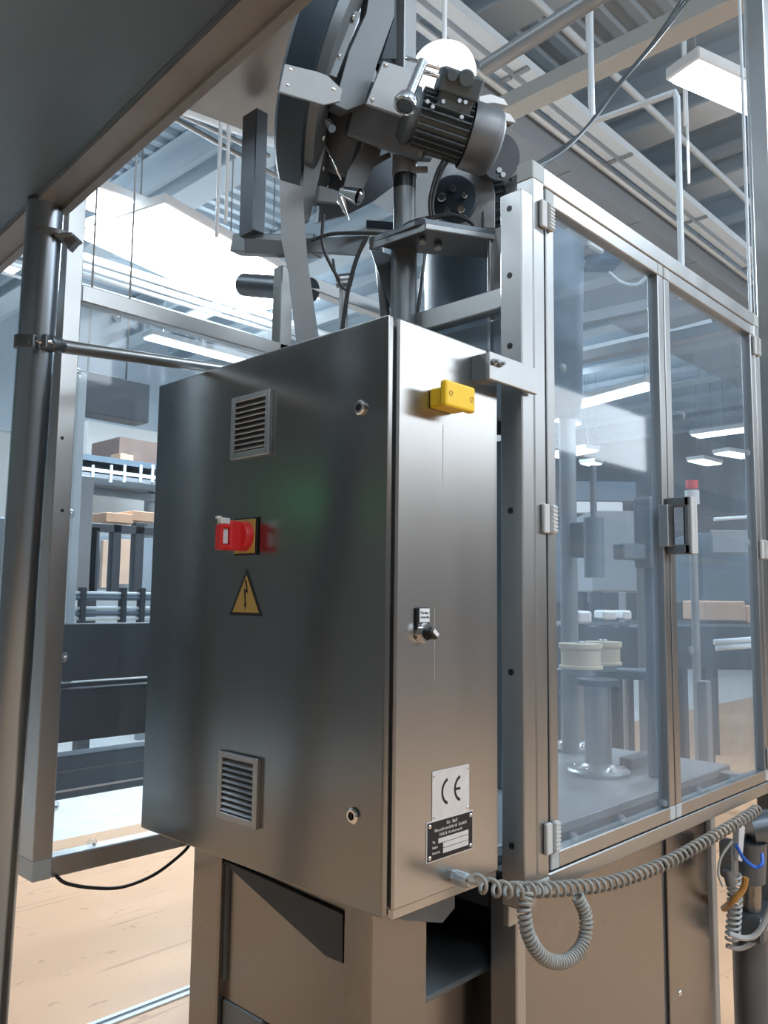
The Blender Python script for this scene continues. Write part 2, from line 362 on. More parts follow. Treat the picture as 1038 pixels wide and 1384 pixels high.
# hanging rods
for i, (px, y0, y1, lab) in enumerate(((293, 168, 320, 'left of two thin steel rods hanging left of the dark post'), (305, 170, 300, 'right of two thin steel rods hanging left of the dark post'),
        (794, 10, 72, 'thin rod hanging from roof above the box beam'), (797, 115, 142, 'short rod below the box beam beside the trays'),
        (926, 60, 170, 'thin rod hanging above the bent steel pipe'), (931, 175, 248, 'thin rod reaching down to the beam end right of bent pipe'))):
    dd = 5.5; a = MB(); a.cyl(at(px, y1, d=dd), at(px, y1, d=dd)+V((0, 0, ZC-at(px, y1, d=dd).z)), 0.010 if i > 1 else 0.013, seg=8)
    single('hanger_rod', a, 'whitepipe', lab, 'rod', 'rods hanging from the roof')
# bent pipe
p0, p1 = at(800, 165, z=3.6), at(905, 127, z=3.6); c = at(915, 132, z=3.58); pb = V((c.x, c.y, 2.72))
a = MB(); a.tube([V((p0.x, p0.y, ZC)), V((p0.x, p0.y, 4.4)), p0+V((0, 0, 0.01)), p0, p1, p1*0.35+c*0.65+V((0, 0, 0.02)), c, V((c.x, c.y, 3.5)), V((c.x, c.y, 3.0)), pb], 0.013, 10)
single('bent_pipe', a, 'whitepipe', 'steel pipe bent down at a right angle behind the guard top rail', 'pipe')
# tall post and pipes at the right edge of the frame
pc = at(1031, 200, d=2.9)
rp = thing('guard_column', 'tall pale steel column at the right edge of the picture', 'column', (pc.x, pc.y, 0))
a = MB(); a.box((pc.x-0.03, pc.y-0.03, 0), (pc.x+0.03, pc.y+0.03, 5.2), 0.004); put('post', a, 'tube', rp)
a = MB(); a.box((pc.x-0.08, pc.y-0.08, 0), (pc.x+0.08, pc.y+0.08, 0.012), 0.002); put('foot_plate', a, 'tube', rp)
a = MB(); q = at(1015, 200, d=3.0); a.cyl((q.x, q.y, 0.0), (q.x, q.y, 5.2), 0.009); single('riser_pipe', a, 'whitepipe', 'thin bright vertical pipe beside the tall column, full height', 'pipe')
a = MB(); q = at(1003, 100, d=3.3); a.cyl((q.x, q.y, 0.0), (q.x, q.y, 5.2), 0.006); single('riser_pipe', a, 'whitepipe', 'thinner vertical pipe left of the bright riser pipe', 'pipe')

# luminaires
def luminaire(cx, cy, cz, ln, wd, ang, label, lampm='lamp', group='lamps under the roof', power=0, housing='white', up=0.6):
    t = thing('ceiling_lamp', label, 'lamp', (cx, cy, cz), group); c, s = math.cos(ang), math.sin(ang)
    ax = (V((c, s, 0)), V((-s, c, 0)), V((0, 0, 1)))
    a = MB(); a.obox((cx, cy, cz+0.05), ax, (ln+0.06, wd+0.05, 0.08), 0.01); put('housing', a, housing, t)
    a = MB(); a.obox((cx, cy, cz), ax, (ln, wd, 0.03), 0.008); put('diffuser', a, lampm, t)
    for s2 in (-0.4, 0.4):
        q = V((cx, cy, cz)) + ax[0]*ln*s2; a = MB(); a.cyl(q+V((0, 0, 0.08)), (q.x, q.y, ZC), 0.006, seg=6); put('wire', a, 'greylight', t)
    if power:
        area('lamp_light', (cx, cy, cz-0.03), ln, max(wd, 0.12), power).rotation_euler = (0, 0, ang)
        if up: area('roof_fill_light', (cx, cy, cz+0.12), ln, max(wd, 0.12), power*up).rotation_euler = (PI, 0, ang)  # upward fill added to brighten the roof deck
    return t
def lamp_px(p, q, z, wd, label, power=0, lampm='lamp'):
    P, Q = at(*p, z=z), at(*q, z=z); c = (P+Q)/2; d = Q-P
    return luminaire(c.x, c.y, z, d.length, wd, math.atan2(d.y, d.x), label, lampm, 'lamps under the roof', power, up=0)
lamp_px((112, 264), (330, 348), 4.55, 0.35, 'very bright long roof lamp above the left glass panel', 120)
lamp_px((160, 298), (385, 412), 4.4, 1.0, 'broad glowing panel shaped like lamp glare between the left panel and the hanging post', 200)  # panel added in the shape of the lamp's lens glare
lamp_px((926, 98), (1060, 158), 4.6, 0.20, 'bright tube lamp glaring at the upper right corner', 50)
for p, q, lab in (((772, 550), (884, 520), 'long lamp seen through the near glass door'), ((940, 590), (1014, 580), 'long lamp seen high through the far glass door'),
                  ((975, 612), (1012, 618), 'triangular looking lamp near the far door hinge side'), ((940, 622), (965, 628), 'small distant lamp seen through the far glass door'),
                  ((752, 618), (800, 608), 'faint lamp at the left edge of the near glass door'), ((790, 628), (808, 626), 'tiny distant lamp seen through the near glass door')):
    lamp_px(p, q, 4.5, 0.35, lab, 0, 'lamp_far')
for i, (x, y) in enumerate(((-2.5, -2.5), (1.0, -3.2), (5.0, -2.5), (-2.8, 3.0), (9.5, 0.5), (13, 8), (6.2, 9.5), (1.5, 8.5), (16, 2))):
    luminaire(x, y, 5.2, 2.4, 0.25, 0, 'roof lamp number'.replace(' number', '') + ' over ' + ['the aisle behind the viewer', 'the aisle at the right behind the viewer', 'the aisle right of the guard', 'the area left of the chute', 'the aisle beyond the doors', 'the far back corner', 'the back wall', 'the left back wall', 'the far end'][i], 'lamp_far', 'lamps under the roof', 75)

# ================================================================== CONTROL CABINET
CW, CZ0, CZ1, CD = 0.742, 0.988, 1.992, 0.32
cab = thing('control_cabinet', 'large brushed steel control cabinet with red isolator and yellow box', 'cabinet', (0.16, 0.37, 0.94))
a = MB(); a.box((0.026, 0.0, CZ0+0.004), (CD, CW, CZ1+0.002), 0.004); put('body', a, 'brushed_lit', cab)
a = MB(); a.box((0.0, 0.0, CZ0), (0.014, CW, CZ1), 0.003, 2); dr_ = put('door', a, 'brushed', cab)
a = MB(); a.box((0.013, 0.012, CZ0+0.012), (0.027, CW-0.012, CZ1-0.012)); put('gasket', a, 'black', cab)
# rain lip on top and bottom return edge
a = MB(); a.box((0.03, 0.004, CZ0-0.012), (CD-0.002, 0.016, CZ0+0.006), 0.002); put('bottom_flange', a, 'brushed_lit', cab)
for yc, zc, hh in ((0.376, 1.846, 0.130), (0.383, 1.131, 0.130)):
    v = MB(); w2 = 0.0635
    for (y0, y1, z0, z1) in ((-w2+0.0135, w2-0.0135, hh/2-0.012, hh/2), (-w2+0.0135, w2-0.0135, -hh/2, -hh/2+0.014), (-w2, -w2+0.014, -hh/2, hh/2), (w2-0.014, w2, -hh/2, hh/2)):
        v.box((-0.010, yc+y0, zc+z0), (0.001, yc+y1, zc+z1), 0.0015)
    vg = put('vent_grille', v, 'tube', cab)
    b = MB(); b.box((-0.003, yc-w2+0.012, zc-hh/2+0.012), (0.0, yc+w2-0.012, zc+hh/2-0.012)); put('grille_back', b, 'slot', vg)
    s0 = None
    for k in range(9):
        zz = zc - hh/2 + 0.020 + k*(hh-0.034)/8.6
        if s0 is None:
            b = MB(); b.obox((-0.0055, yc, zz), (V((0, 1, 0)), V((0.75, 0, 0.66)), V((-0.66, 0, 0.75))), (2*w2-0.026, 0.009, 0.0018)); s0 = put('slat', b, 'tube', vg)
        else: again(s0, WL[s0.name] + V((0, 0, zz-(zc-hh/2+0.020))), vg)
for yc, zc in ((0.0648, 1.836), (0.0675, 1.137)):
    a = MB(); a.lathe((0, yc, zc), (-1, 0, 0), [(0, 0.0135), (0.004, 0.0135), (0.0065, 0.0105), (0.0065, 0.007), (0.002, 0.007)], 24); lk = put('lock', a, 'chrome', cab, smooth=True)
    a = MB(); a.lathe((0, yc, zc), (-1, 0, 0), [(0.0022, 0.0068), (0.0024, 0)], 16); a.box((-0.0062, yc-0.0015, zc-0.005), (-0.002, yc+0.0015, zc+0.005)); put('lock_core', a, 'black', lk)
# isolator switch
yc, zc = 0.385, 1.6215
sw = MB(); sw.box((-0.004, yc-0.038, zc-0.038), (0.0, yc+0.038, zc+0.038), 0.001); sw = put('main_switch', sw, 'black', cab, 'red and ochre rotary isolator switch')
a = MB(); a.box((-0.006, yc-0.033, zc-0.034), (-0.004, yc+0.036, zc+0.034), 0.001); put('switch_plate', a, 'ochre', sw)
a = MB(); a.lathe((-0.006, yc, zc), (-1, 0, 0), [(0, 0.030), (0.012, 0.029), (0.016, 0.027), (0.016, 0.0)], 32); put('switch_collar', a, 'red', sw, smooth=False)
a = MB(); a.box((-0.048, yc-0.011, zc-0.030), (-0.020, yc+0.011, zc+0.029), 0.004, 2); a.box((-0.066, yc-0.011, zc-0.030), (-0.047, yc+0.011, zc-0.019), 0.003)
a.box((-0.066, yc-0.011, zc+0.012), (-0.047, yc+0.011, zc+0.021), 0.003); a.box((-0.070, yc-0.010, zc-0.030), (-0.063, yc+0.010, zc+0.020), 0.002); put('switch_handle', a, 'red', sw)
a = MB(); a.box((-0.063, yc-0.006, zc-0.018), (-0.050, yc+0.006, zc+0.012), 0.001); a.box((-0.068, yc-0.008, zc+0.020), (-0.046, yc+0.008, zc+0.033), 0.002); a.box((-0.075, yc-0.004, zc+0.030), (-0.064, yc+0.004, zc+0.036), 0.001); put('padlock_slide', a, 'white', sw)
# warning triangle
cy, z0, z1, hw = 0.3812, 1.4640, 1.5570, 0.0535
def tri(s, x, off=0):
    c = V((x, cy, z0 + (z1-z0)/3)); return [c + (V((x, cy+dy, zz))-c)*s for dy, zz in ((hw, z0), (0, z1), (-hw, z0))]
a = MB(); a.prism(tri(1.0, -0.0001), (-0.0008, 0, 0)); ws = put('warning_sign', a, 'blackp', cab, 'ochre warning triangle with black lightning bolt')
a = MB(); a.prism(tri(0.80, -0.001), (-0.0004, 0, 0)); put('sign_face', a, 'ochre', ws)
a = MB(); bolt = [(0.004, 0.064), (-0.0055, 0.036), (0.0015, 0.040), (-0.004, 0.014), (-0.0075, 0.015), (0.001, 0.005), (0.0055, 0.018), (0.0015, 0.0165), (0.008, 0.047), (0.0015, 0.043), (0.0, 0.046), (-0.001, 0.064)]
bolt = [(-0.004, 0.066), (0.0015, 0.066), (0.0075, 0.040), (-0.0005, 0.044), (0.001, 0.020), (0.004, 0.021), (-0.0005, 0.008), (-0.0045, 0.019), (-0.002, 0.0195), (-0.0065, 0.050), (0.0025, 0.046)]
a.prism([V((-0.0014, cy-q[0]+0.0005, z0+q[1]+0.004)) for q in bolt], (-0.0004, 0, 0)); put('bolt_symbol', a, 'blackp', ws)
# yellow box on the side
YX0, YX1, YZ0, YZ1 = 0.0970, 0.1820, 1.8405, 1.8885
a = MB(); a.box((YX0+0.012, -0.034, YZ0+0.004), (YX1-0.006, 0.0, YZ1-0.008), 0.004, 2); yb = put('yellow_box', a, 'yellow', cab, 'yellow plastic junction box')
a = MB(); a.box((YX0, -0.050, YZ0), (YX1, -0.034, YZ1), 0.005, 3); put('box_lid', a, 'yellow', yb)
for x, z in ((YX0+0.013, 1.8650), (YX1-0.012, 1.8640)):
    a = MB(); a.lathe((x, -0.0497, z), (0, -1, 0), [(0, 0.0052), (0.0014, 0.0052), (0.0014, 0.0036), (-0.001, 0.0036), (-0.001, 0)], 14); put('screw', a, 'ochre', yb)
# selector switch
a = MB(); a.box((0.0745, -0.006, 1.433), (0.1085, 0.0, 1.487), 0.002); ss = put('selector_switch', a, 'black', cab)
a = MB(); a.box((0.080, -0.0068, 1.4605), (0.1065, -0.006, 1.4845), 0.0003); lp = put('legend_plate', a, 'white', ss)
a = MB(); a.lathe((0.0915, -0.006, 1.4425), (0, -1, 0), [(-0.005, 0.0175), (0.003, 0.0175), (0.010, 0.0158), (0.010, 0.0125), (0.004, 0.0120), (0.004, 0)], 28); put('bezel', a, 'chrome', ss, smooth=False)
a = MB(); a.lathe((0.0915, -0.010, 1.4425), (0, -1, 0), [(0, 0.0113), (0.010, 0.0108), (0.0105, 0)], 20)
a.obox((0.0925, -0.022, 1.4420), (V((0.80, 0, -0.60)), V((0, 1, 0)), V((0.60, 0, 0.80))), (0.024, 0.018, 0.011), 0.003, 2); put('knob', a, 'black', ss)
a = MB(); a.obox((0.0950, -0.0313, 1.4432), (V((0.80, 0, -0.60)), V((0, 1, 0)), V((0.60, 0, 0.80))), (0.016, 0.001, 0.0075), 0.0004); put('knob_mark', a, 'white', ss)
X_, Z_ = (1, 0, 0), (0, 0, 1)
text('legend_text', 'Förder-', 0.0075, (0.0935, -0.0069, 1.4770), X_, Z_, ss, 'blackp'); text('legend_text', 'kontrolle', 0.0060, (0.0935, -0.0069, 1.4695), X_, Z_, ss, 'blackp')
# CE plate
a = MB(); a.box((0.123, -0.0012, 1.1185), (0.2275, 0, 1.2015), 0.0003); ce = put('mark_plate', a, 'plate', cab, 'pale square metal plate with CE mark')
def arc_band(cx, cz, R, r, a0, a1, y, n=16):
    po = [V((cx+R*math.cos(t), y, cz+R*math.sin(t))) for t in [a0+(a1-a0)*i/n for i in range(n+1)]]
    pi_ = [V((cx+r*math.cos(t), y, cz+r*math.sin(t))) for t in [a1+(a0-a1)*i/n for i in range(n+1)]]
    return po+pi_
for cx, nm in ((0.170, 0), (0.2055, 1)):
    cx2 = cx
    poly = arc_band(cx2, 1.163, 0.0235, 0.0185, math.radians(105), math.radians(255), -0.0012, 18)
    poly = [V((cx2+(p.x-cx2)*0.95, p.y, p.z)) for p in poly]
    a = MB(); a.prism(poly, (0, -0.0004, 0))
    if nm: a.box((cx2-0.021, -0.0016, 1.1608), (cx2-0.0045, -0.0012, 1.1652))
    put('ce_letter', a, 'blackp', ce)
for x, z in ((0.1275, 1.194), (0.2225, 1.1955), (0.1275, 1.1245), (0.2225, 1.1255)):
    a = MB(); a.dome((x, -0.0012, z), (0, -1, 0), 0.0030, 0.002, 10); put('rivet', a, 'chrome', ce, smooth=True)
# name plate
a = MB(); a.box((0.1085, -0.0012, 1.0500), (0.2385, 0, 1.1185), 0.0003); npl = put('name_plate', a, 'plate', cab, 'black and silver name plate with four rivets')
a = MB(); a.box((0.1105, -0.0016, 1.0520), (0.2365, -0.0012, 1.1165)); put('plate_field', a, 'blackp', npl)
a = MB(); a.box((0.1395, -0.0019, 1.0785), (0.2245, -0.0016, 1.0865)); put('entry_field', a, 'plate', npl)
a = MB(); a.box((0.1525, -0.0019, 1.0690), (0.2245, -0.0016, 1.0775)); put('entry_field', a, 'plate', npl)
a = MB(); a.box((0.1525, -0.0019, 1.0595), (0.2245, -0.0016, 1.0680)); put('entry_field', a, 'plate', npl)
text('plate_text', 'Gr. Ball', 0.0080, (0.177, -0.0018, 1.1095), X_, Z_, npl, 'plate', spacing=1.2)
text('plate_text', 'Maschinenfabrik GmbH', 0.0072, (0.174, -0.0018, 1.1010), X_, Z_, npl, 'plate', spacing=1.3)
text('plate_text', '56626 Andernach', 0.0068, (0.174, -0.0018, 1.0925), X_, Z_, npl, 'plate', spacing=1.3)
for b_, z in (('Typ', 1.0825), ('Baujahr', 1.0733), ('Masch.-Nr.', 1.0638)): text('plate_text', b_, 0.0056, (0.1235, -0.0018, z), X_, Z_, npl, 'plate', 'LEFT', 0.85)
for x, z in ((0.1165, 1.1105), (0.2305, 1.1105), (0.1165, 1.0580), (0.2305, 1.0580)):
    a = MB(); a.dome((x, -0.0016, z), (0, -1, 0), 0.0042, 0.003, 12); put('rivet', a, 'chrome', npl, smooth=True)
# cable gland low on the side
gp = V((0.186, 0.0, 1.0125)); gd = V((0.42, -0.90, -0.10)).normalized(); gd = V((0, -1, 0))
a = MB(); a.cyl(gp, gp+gd*0.010, 0.0125, seg=6); a.lathe(gp+gd*0.010, gd, [(0, 0.0125), (0.020, 0.0120), (0.027, 0.009), (0.027, 0.0048), (0.010, 0.0048)], 18)
for k in range(10):
    t = 2*PI*k/10; a.obox(gp+gd*0.020+V((math.cos(t)*0.0122, 0, math.sin(t)*0.0122)), (V((-math.sin(t), 0, math.cos(t))), V((0, 1, 0)), V((math.cos(t), 0, math.sin(t)))), (0.003, 0.018, 0.0015))
put('cable_gland', a, 'glandm', cab)
# bracket plate fixing the cabinet to the guard post, two nuts
a = MB(); a.box((0.2325, -0.036, 1.9172), (0.262, 0.0, 1.969), 0.001); bk = put('fixing_bracket', a, 'grey', cab, 'flat steel arm bolted to the guard post')
a = MB(); a.box((0.2300, -0.046, 1.9165), (0.393, -0.036, 1.9705), 0.0015); put('arm_plate', a, 'tube', bk)
for x in (0.242, 0.262):
    a = MB(); a.cyl((x, -0.046, 1.951), (x, -0.052, 1.951), 0.0062, seg=6); a.cyl((x, -0.05, 1.951), (x, -0.060, 1.951), 0.0035, seg=10); put('nut', a, 'greylight', bk)
# bracket under the cabinet
a = MB(); a.prism([(0.045, 0.03, CZ0-0.012), (0.225, 0.03, CZ0-0.012), (0.225, 0.03, 0.942), (0.190, 0.03, 0.925), (0.090, 0.03, 0.955)], (0, 0.16, 0)); put('support_foot', a, 'darksteel', cab)
# streak / scratch seam on the side as a raised bead of dried sealant
a = MB(); a.tube([(0.128+0.0008*math.sin(k*1.7), -0.0002, 1.36+0.018*k) for k in range(8)], 0.0006, 5); put('dried_drip', a, 'plate', cab)
a = MB(); a.tube([(0.149, -0.0002, 1.70+0.015*k) for k in range(9)], 0.0005, 5); put('dried_drip', a, 'plate', cab)

# ================================================================== GUARD WITH TWO GLASS DOORS
GY = -0.030; T = 0.042; GZ0, GZ1 = 0.935, 2.430; GXL, GXR = 0.405, 1.715
gd_ = thing('machine_guard', 'tall steel framed safety guard with two clear hinged doors', 'guard', (1.06, 0.4, 0.93))
def tb(name, a0, b0, par=gd_, mt='tube', bev=0.0025):
    a = MB(); a.box(a0, b0, bev); return put(name, a, mt, par)
# perforated outer post, shorter
po = tb('post', (0.362, GY, 0.915), (0.404, GY+T+0.012, 2.350))
for z in (2.315, 2.02, 1.68, 1.36, 1.03, 2.17):
    a = MB(); a.lathe((0.3618, GY+0.030, z), (-1, 0, 0), [(0, 0.0065), (0.0006, 0.0065), (0.0006, 0)], 14); put('hole', a, 'black', po)
tb('post', (0.406, GY, 0.960), (0.447, GY+T, 2.392)); tb('post', (GXR-T, GY, 0.30), (GXR, GY+T, 2.392))
for x0, x1 in ((0.406, 0.447), (GXR-T, GXR)):
    tb('corner_cap', (x0-0.0005, GY-0.0005, 2.390), (x1+0.0005, GY+T, 2.4315), mt='greycap'); tb('corner_cap', (x0-0.0005, GY-0.0005, 0.930), (x1+0.0005, GY+T, 0.962), mt='greycap')
tb('top_rail', (0.447, GY, 2.388), (GXR-T, GY+T, 2.430)); tb('bottom_rail', (0.447, GY, 0.932), (GXR-T, GY+T, 0.966))
tb('post', (0.406, 0.80, 0.93), (0.447, 0.84, 2.43)); tb('post', (GXR-T, 0.80, 0.93), (GXR, 0.84, 2.43)); tb('top_rail', (0.447, 0.80, 2.39), (GXR-T, 0.84, 2.43))
tb('side_rail', (0.406, GY+T, 2.126), (0.440, 0.80, 2.172)); tb('side_rail', (0.406, GY+T, 2.392), (0.440, 0.80, 2.43)) if 0 else None
tb('side_rail', (GXR-T, GY+T, 2.392), (GXR, 0.80, 2.43)); tb('side_rail', (GXR-T, GY+T, 0.935), (GXR, 0.80, 0.97))
sp = MB(); sp.box((0.420, GY+T+0.01, 1.0), (0.424, 0.79, 2.128)); put('side_pane', sp, 'pane_left', gd_)
# doors
S = 0.032
def door(x0, x1, nm_label):
    z0, z1 = 0.970, 2.385
    d = MB(); d.box((x0+0.002, GY, z0+S), (x0+S, GY+0.030, z1-S), 0.002); d.box((x1-S, GY, z0+S), (x1-0.002, GY+0.030, z1-S), 0.002)
    d.box((x0+S, GY, z0), (x1-S, GY+0.030, z0+S), 0.002); d.box((x0+S, GY, z1-S), (x1-S, GY+0.030, z1), 0.002)
    o = put('guard_door', d, 'tube', gd_, nm_label)
    for cx in (x0+0.002, x1-S):
        for cz in (z0, z1-S): tb('corner_cap', (cx, GY-0.0008, cz), (cx+S-0.002, GY+0.030, cz+S), o, 'greycap', 0.002)
    p = MB(); p.box((x0+S-0.006, GY+0.016, z0+S-0.006), (x1-S+0.006, GY+0.021, z1-S+0.006)); put('pane', p, 'pane', o)
    return o
DL = door(0.452, 1.0185, 'near glass door'); DR = door(1.0215, 1.668, 'far glass door')
def clip(px, py, par, yp=GY, d=-1, r=0.011):
    p = at(px, py, y=yp+0.016); a = MB(); a.lathe(p, (0, d, 0), [(0, r), (0.006, r), (0.010, r*0.75), (0.012, r*0.35), (0.012, 0)], 16); o = put('clip', a, 'clear', par, smooth=False)
    b = MB(); b.dome(p+V((0, d*0.012, 0)), (0, d, 0), 0.004, 0.003, 10); put('screw', b, 'chrome', o) if par.parent is None else None
for px, py in ((765, 294), (825, 335), (884, 368), (891, 402), (895, 557), (895, 706), (904, 880), (773, 1131), (838, 1107), (895, 1086), (911, 1052), (758, 498)): clip(px, py, DL)
for px, py in ((927, 394), (969, 421), (1003, 444), (931, 879), (920, 562), (943, 1068), (987, 1052), (1008, 612), (1008, 733)): clip(px, py, DR)
# hinges: two leaves with ribbed barrel
def hinge(x, z):
    h = MB(); h.box((x-0.024, GY-0.010, z-0.030), (x-0.003, GY, z+0.030), 0.003, 2); h.box((x+0.003, GY-0.012, z-0.030), (x+0.022, GY, z+0.030), 0.004, 2); o = put('hinge', h, 'hinge', gd_)
    b = MB()
    for k in range(7): b.box((x+0.004, GY-0.0135, z-0.026+k*0.008), (x+0.021, GY-0.011, z-0.021+k*0.008), 0.0006)
    put('hinge_ribs', b, 'hinge', o)
for z in (2.318, 1.668, 1.036): hinge(0.4495, z)
for z in (2.318, 1.668, 1.036): hinge(1.671, z)
# pull handle on the meeting stiles
hx = 1.013; h = MB(); h.box((hx-0.012, GY-0.060, 1.622), (hx+0.020, GY-0.048, 1.765), 0.002)
h.box((hx-0.012, GY-0.060, 1.742), (hx+0.020, GY, 1.765), 0.002); h.box((hx-0.012, GY-0.060, 1.622), (hx+0.020, GY, 1.645), 0.002); ho = put('door_handle', h, 'grey', gd_, 'grey metal pull handle')
h = MB(); h.box((hx-0.009, GY-0.066, 1.622), (hx+0.010, GY-0.060, 1.765), 0.001); put('handle_grip', h, 'hinge', ho)
h = MB(); h.box((hx+0.022, GY-0.062, 1.622), (hx+0.036, GY-0.030, 1.764), 0.002); put('handle_strip', h, 'hinge', ho)
h = MB(); h.box((hx+0.0135, GY-0.058, 1.625), (hx+0.022, GY-0.035, 1.762)); put('handle_core', h, 'darksteel', ho)
h = MB(); h.box((hx-0.052, GY-0.024, 1.640), (hx-0.014, GY, 1.744), 0.002); put('latch_plate', h, 'tube', ho)

# ================================================================== MACHINE STAND AND TABLE
st = thing('machine_stand', 'stainless machine base with square legs and brown reflecting panels', 'machine', (0.6, 0.4, 0))
SXf = 0.10
lg = MB(); lg.box((SXf, 0.120, 0.0), (SXf+0.155, 0.192, 0.975), 0.004); put('leg', lg, 'sheet', st)
lg = MB(); lg.box((SXf, 0.578, 0.0), (SXf+0.10, 0.681, 0.975), 0.004); put('leg', lg, 'sheet', st)
lg = MB(); lg.box((1.26, 0.05, 0.0), (1.37, 0.15, 0.93), 0.004); put('leg', lg, 'sheet', st)
lg = MB(); lg.box((1.26, 0.60, 0.0), (1.37, 0.69, 0.93), 0.004); put('leg', lg, 'sheet', st)
q1, q2 = at(335, 1360, x=SXf+0.02), at(463, 1260, x=SXf+0.02)
a = MB(); a.box((SXf+0.02, 0.192, q1.z-0.01), (SXf+0.024, 0.578, 0.975), 0.001); put('front_panel', a, 'sheet', st)
a = MB(); a.box((SXf+0.014, 0.568, q1.z+0.03), (SXf+0.020, 0.578, 0.975)); put('seal_strip', a, 'grey', st)
zf = at(420, 1384, x=SXf).z
a = MB(); a.box((SXf+0.015, 0.44, q1.z-0.24), (SXf+0.10, 0.578, q1.z-0.01), 0.003); put('brace_block', a, 'grey', st)
pg = [at(x_, y_, x=SXf+0.010) for x_, y_ in ((296, 1160), (463, 1236), (463, 1302), (440, 1292))]
a = MB(); a.prism(pg, (0.008, 0, 0)); put('gusset', a, 'bgdark', st)
# recess right of the near leg: inner box with pale ledge
lz = at(573, 1350, y=0.125).z; lb = at(573, 1316, z=lz).y
a = MB(); a.box((0.256, 0.135, 0.0), (0.62, 0.60, lz-0.012), 0.004); put('inner_box', a, 'sheet', st)
a = MB(); a.box((0.256, 0.125, lz-0.012), (0.62, 0.60, lz), 0.003); put('ledge', a, 'grey', st)
a = MB(); a.box((0.20, 0.604, lz-0.1), (0.70, 0.612, 0.97)); put('inner_panel', a, 'sheet', st)
a = MB(); a.box((0.61, 0.07, lz), (0.618, 0.60, 0.955)); put('recess_shade', a, 'bgdark', st)  # dark sheet put where the recess lies in shade
# corner post below the guard, cladding door, seams
a = MB(); a.box((0.428, 0.035, 0.0), (0.462, 0.10, 0.925), 0.003); put('corner_post', a, 'tube', st)
a = MB(); a.box((0.395, 0.030, 0.862), (0.425, 0.045, 0.93), 0.002); put('tab', a, 'tube', st)
a = MB(); a.box((0.470, 0.048, 0.05), (1.100, 0.062, 0.925), 0.002); put('cladding_panel', a, 'sheet', st)
a = MB(); a.box((1.102, 0.052, 0.05), (1.120, 0.066, 0.925)); put('joint_strip', a, 'darksteel', st)
a = MB(); a.box((1.122, 0.044, 0.05), (1.375, 0.060, 0.925), 0.002); put('cladding_panel', a, 'sheet', st)
a = MB(); a.dome(at(953, 1316, y=0.044)+V((-0.16, 0, 0)), (0, -1, 0), 0.008, 0.005); put('screw', a, 'chrome', st)
a = MB(); a.box((1.361, 0.062, 0.05), (1.375, 0.69, 0.925), 0.002); put('cladding_panel', a, 'sheet', st)
# table top inside guard
a = MB(); a.box((0.46, 0.124, 0.955), (1.765, 0.690, 0.980), 0.003); put('table_top', a, 'greylight', st)
a = MB(); a.box((0.46, 0.02, 0.925), (1.765, 0.123, 0.940), 0.002); put('drip_ledge', a, 'grey', st)
a = MB(); a.box((0.46, 0.128, 0.86), (1.76, 0.68, 0.955)); put('table_frame', a, 'darksteel', st)
a = MB(); a.box((1.28, 0.20, 0.98), (1.42, 0.26, 1.012), 0.003) if 0 else a.box((1.44, 0.30, 0.98), (1.62, 0.345, 1.015), 0.003); put('stop_block', a, 'grey', st)

def pedestal(x, y, h, wr, label, wheel=True, ztop=0.0):
    t = thing('wheel_pedestal', label, 'pedestal', (x, y, 0.98), 'pedestals on the machine table')
    a = MB(); a.lathe((x, y, 0.98), (0, 0, 1), [(0, 0.092), (0.010, 0.094), (0.016, 0.088), (0.022, 0.052), (0.03, 0.043), (0.03, 0)], 32); put('flange', a, 'tube', t)
    for k in range(6):
        q = V((x+0.072*math.cos(k*PI/3), y+0.072*math.sin(k*PI/3), 0.997)); a = MB(); a.cyl(q, q+V((0, 0, 0.009)), 0.006, seg=6); put('bolt', a, 'chrome', t)
    a = MB(); a.cyl((x, y, 1.0), (x, y, 0.98+h), 0.041, seg=28); put('column', a, 'tube', t)
    a = MB(); a.cyl((x, y, 0.98+h), (x, y, 0.98+h+0.018), 0.065); put('head', a, 'darksteel', t)
    z = 0.98+h+0.018
    if wheel:
        a = MB(); a.lathe((x, y, z), (0, 0, 1), [(0, 0), (0, wr*0.90), (0.006, wr*0.95), (0.012, wr*0.90), (0.016, wr*0.90), (0.052, wr*0.90), (0.058, wr), (0.068, wr), (0.072, wr*0.97), (0.072, 0)], 40); put('wheel', a, 'whiteplas', t, 'cream plastic flanged wheel')
        a = MB(); a.cyl((x, y, z+0.072), (x, y, z+0.080), 0.018, seg=6); put('hub_nut', a, 'chrome', t)
pA = at(809, 1045, z=0.98)
pedestal(pA.x, pA.y, 0.265, 0.058, 'nearer round steel pedestal on flange, seen through near glass door', False)
pB = at(774, 1012, z=0.98); pedestal(pB.x, pB.y, 0.26, 0.08, 'round steel pedestal behind the nearer one, left', False)
# arm carrying the wheels
wh = thing('wheel_carrier', 'steel arm carrying two cream plastic wheels above the pedestals', 'carrier', (pA.x, pA.y, 1.27))
hz = 1.262
a = MB(); c1, c2 = at(786, 905, z=hz), at(880, 912, z=hz); a.beam(at(770, 908, z=hz), at(905, 912, z=hz), 0.12, 0.030, 0.004); put('arm', a, 'grey', wh)
w1, w2 = at(785, 903, d=2.45), at(815, 898, d=2.75)
for w, r, hgt in ((w1, 0.064, 0.072), (w2, 0.062, 0.075)):
    a = MB(); a.lathe(w, (0, 0, 1), [(0, 0), (0, r), (0.007, r), (0.010, r*0.9), (0.052, r*0.9), (0.060, r), (hgt, r), (hgt+0.001, 0)], 40); o = put('wheel', a, 'whiteplas', wh, 'cream plastic flanged wheel')
    a = MB(); a.cyl(w+V((0, 0, hgt)), w+V((0, 0, hgt+0.008)), 0.016, seg=6); put('hub_nut', a, 'chrome', o)
    a = MB(); a.cyl(w-V((0, 0, 0.02)), w, 0.045); put('bearing', a, 'tube', o)
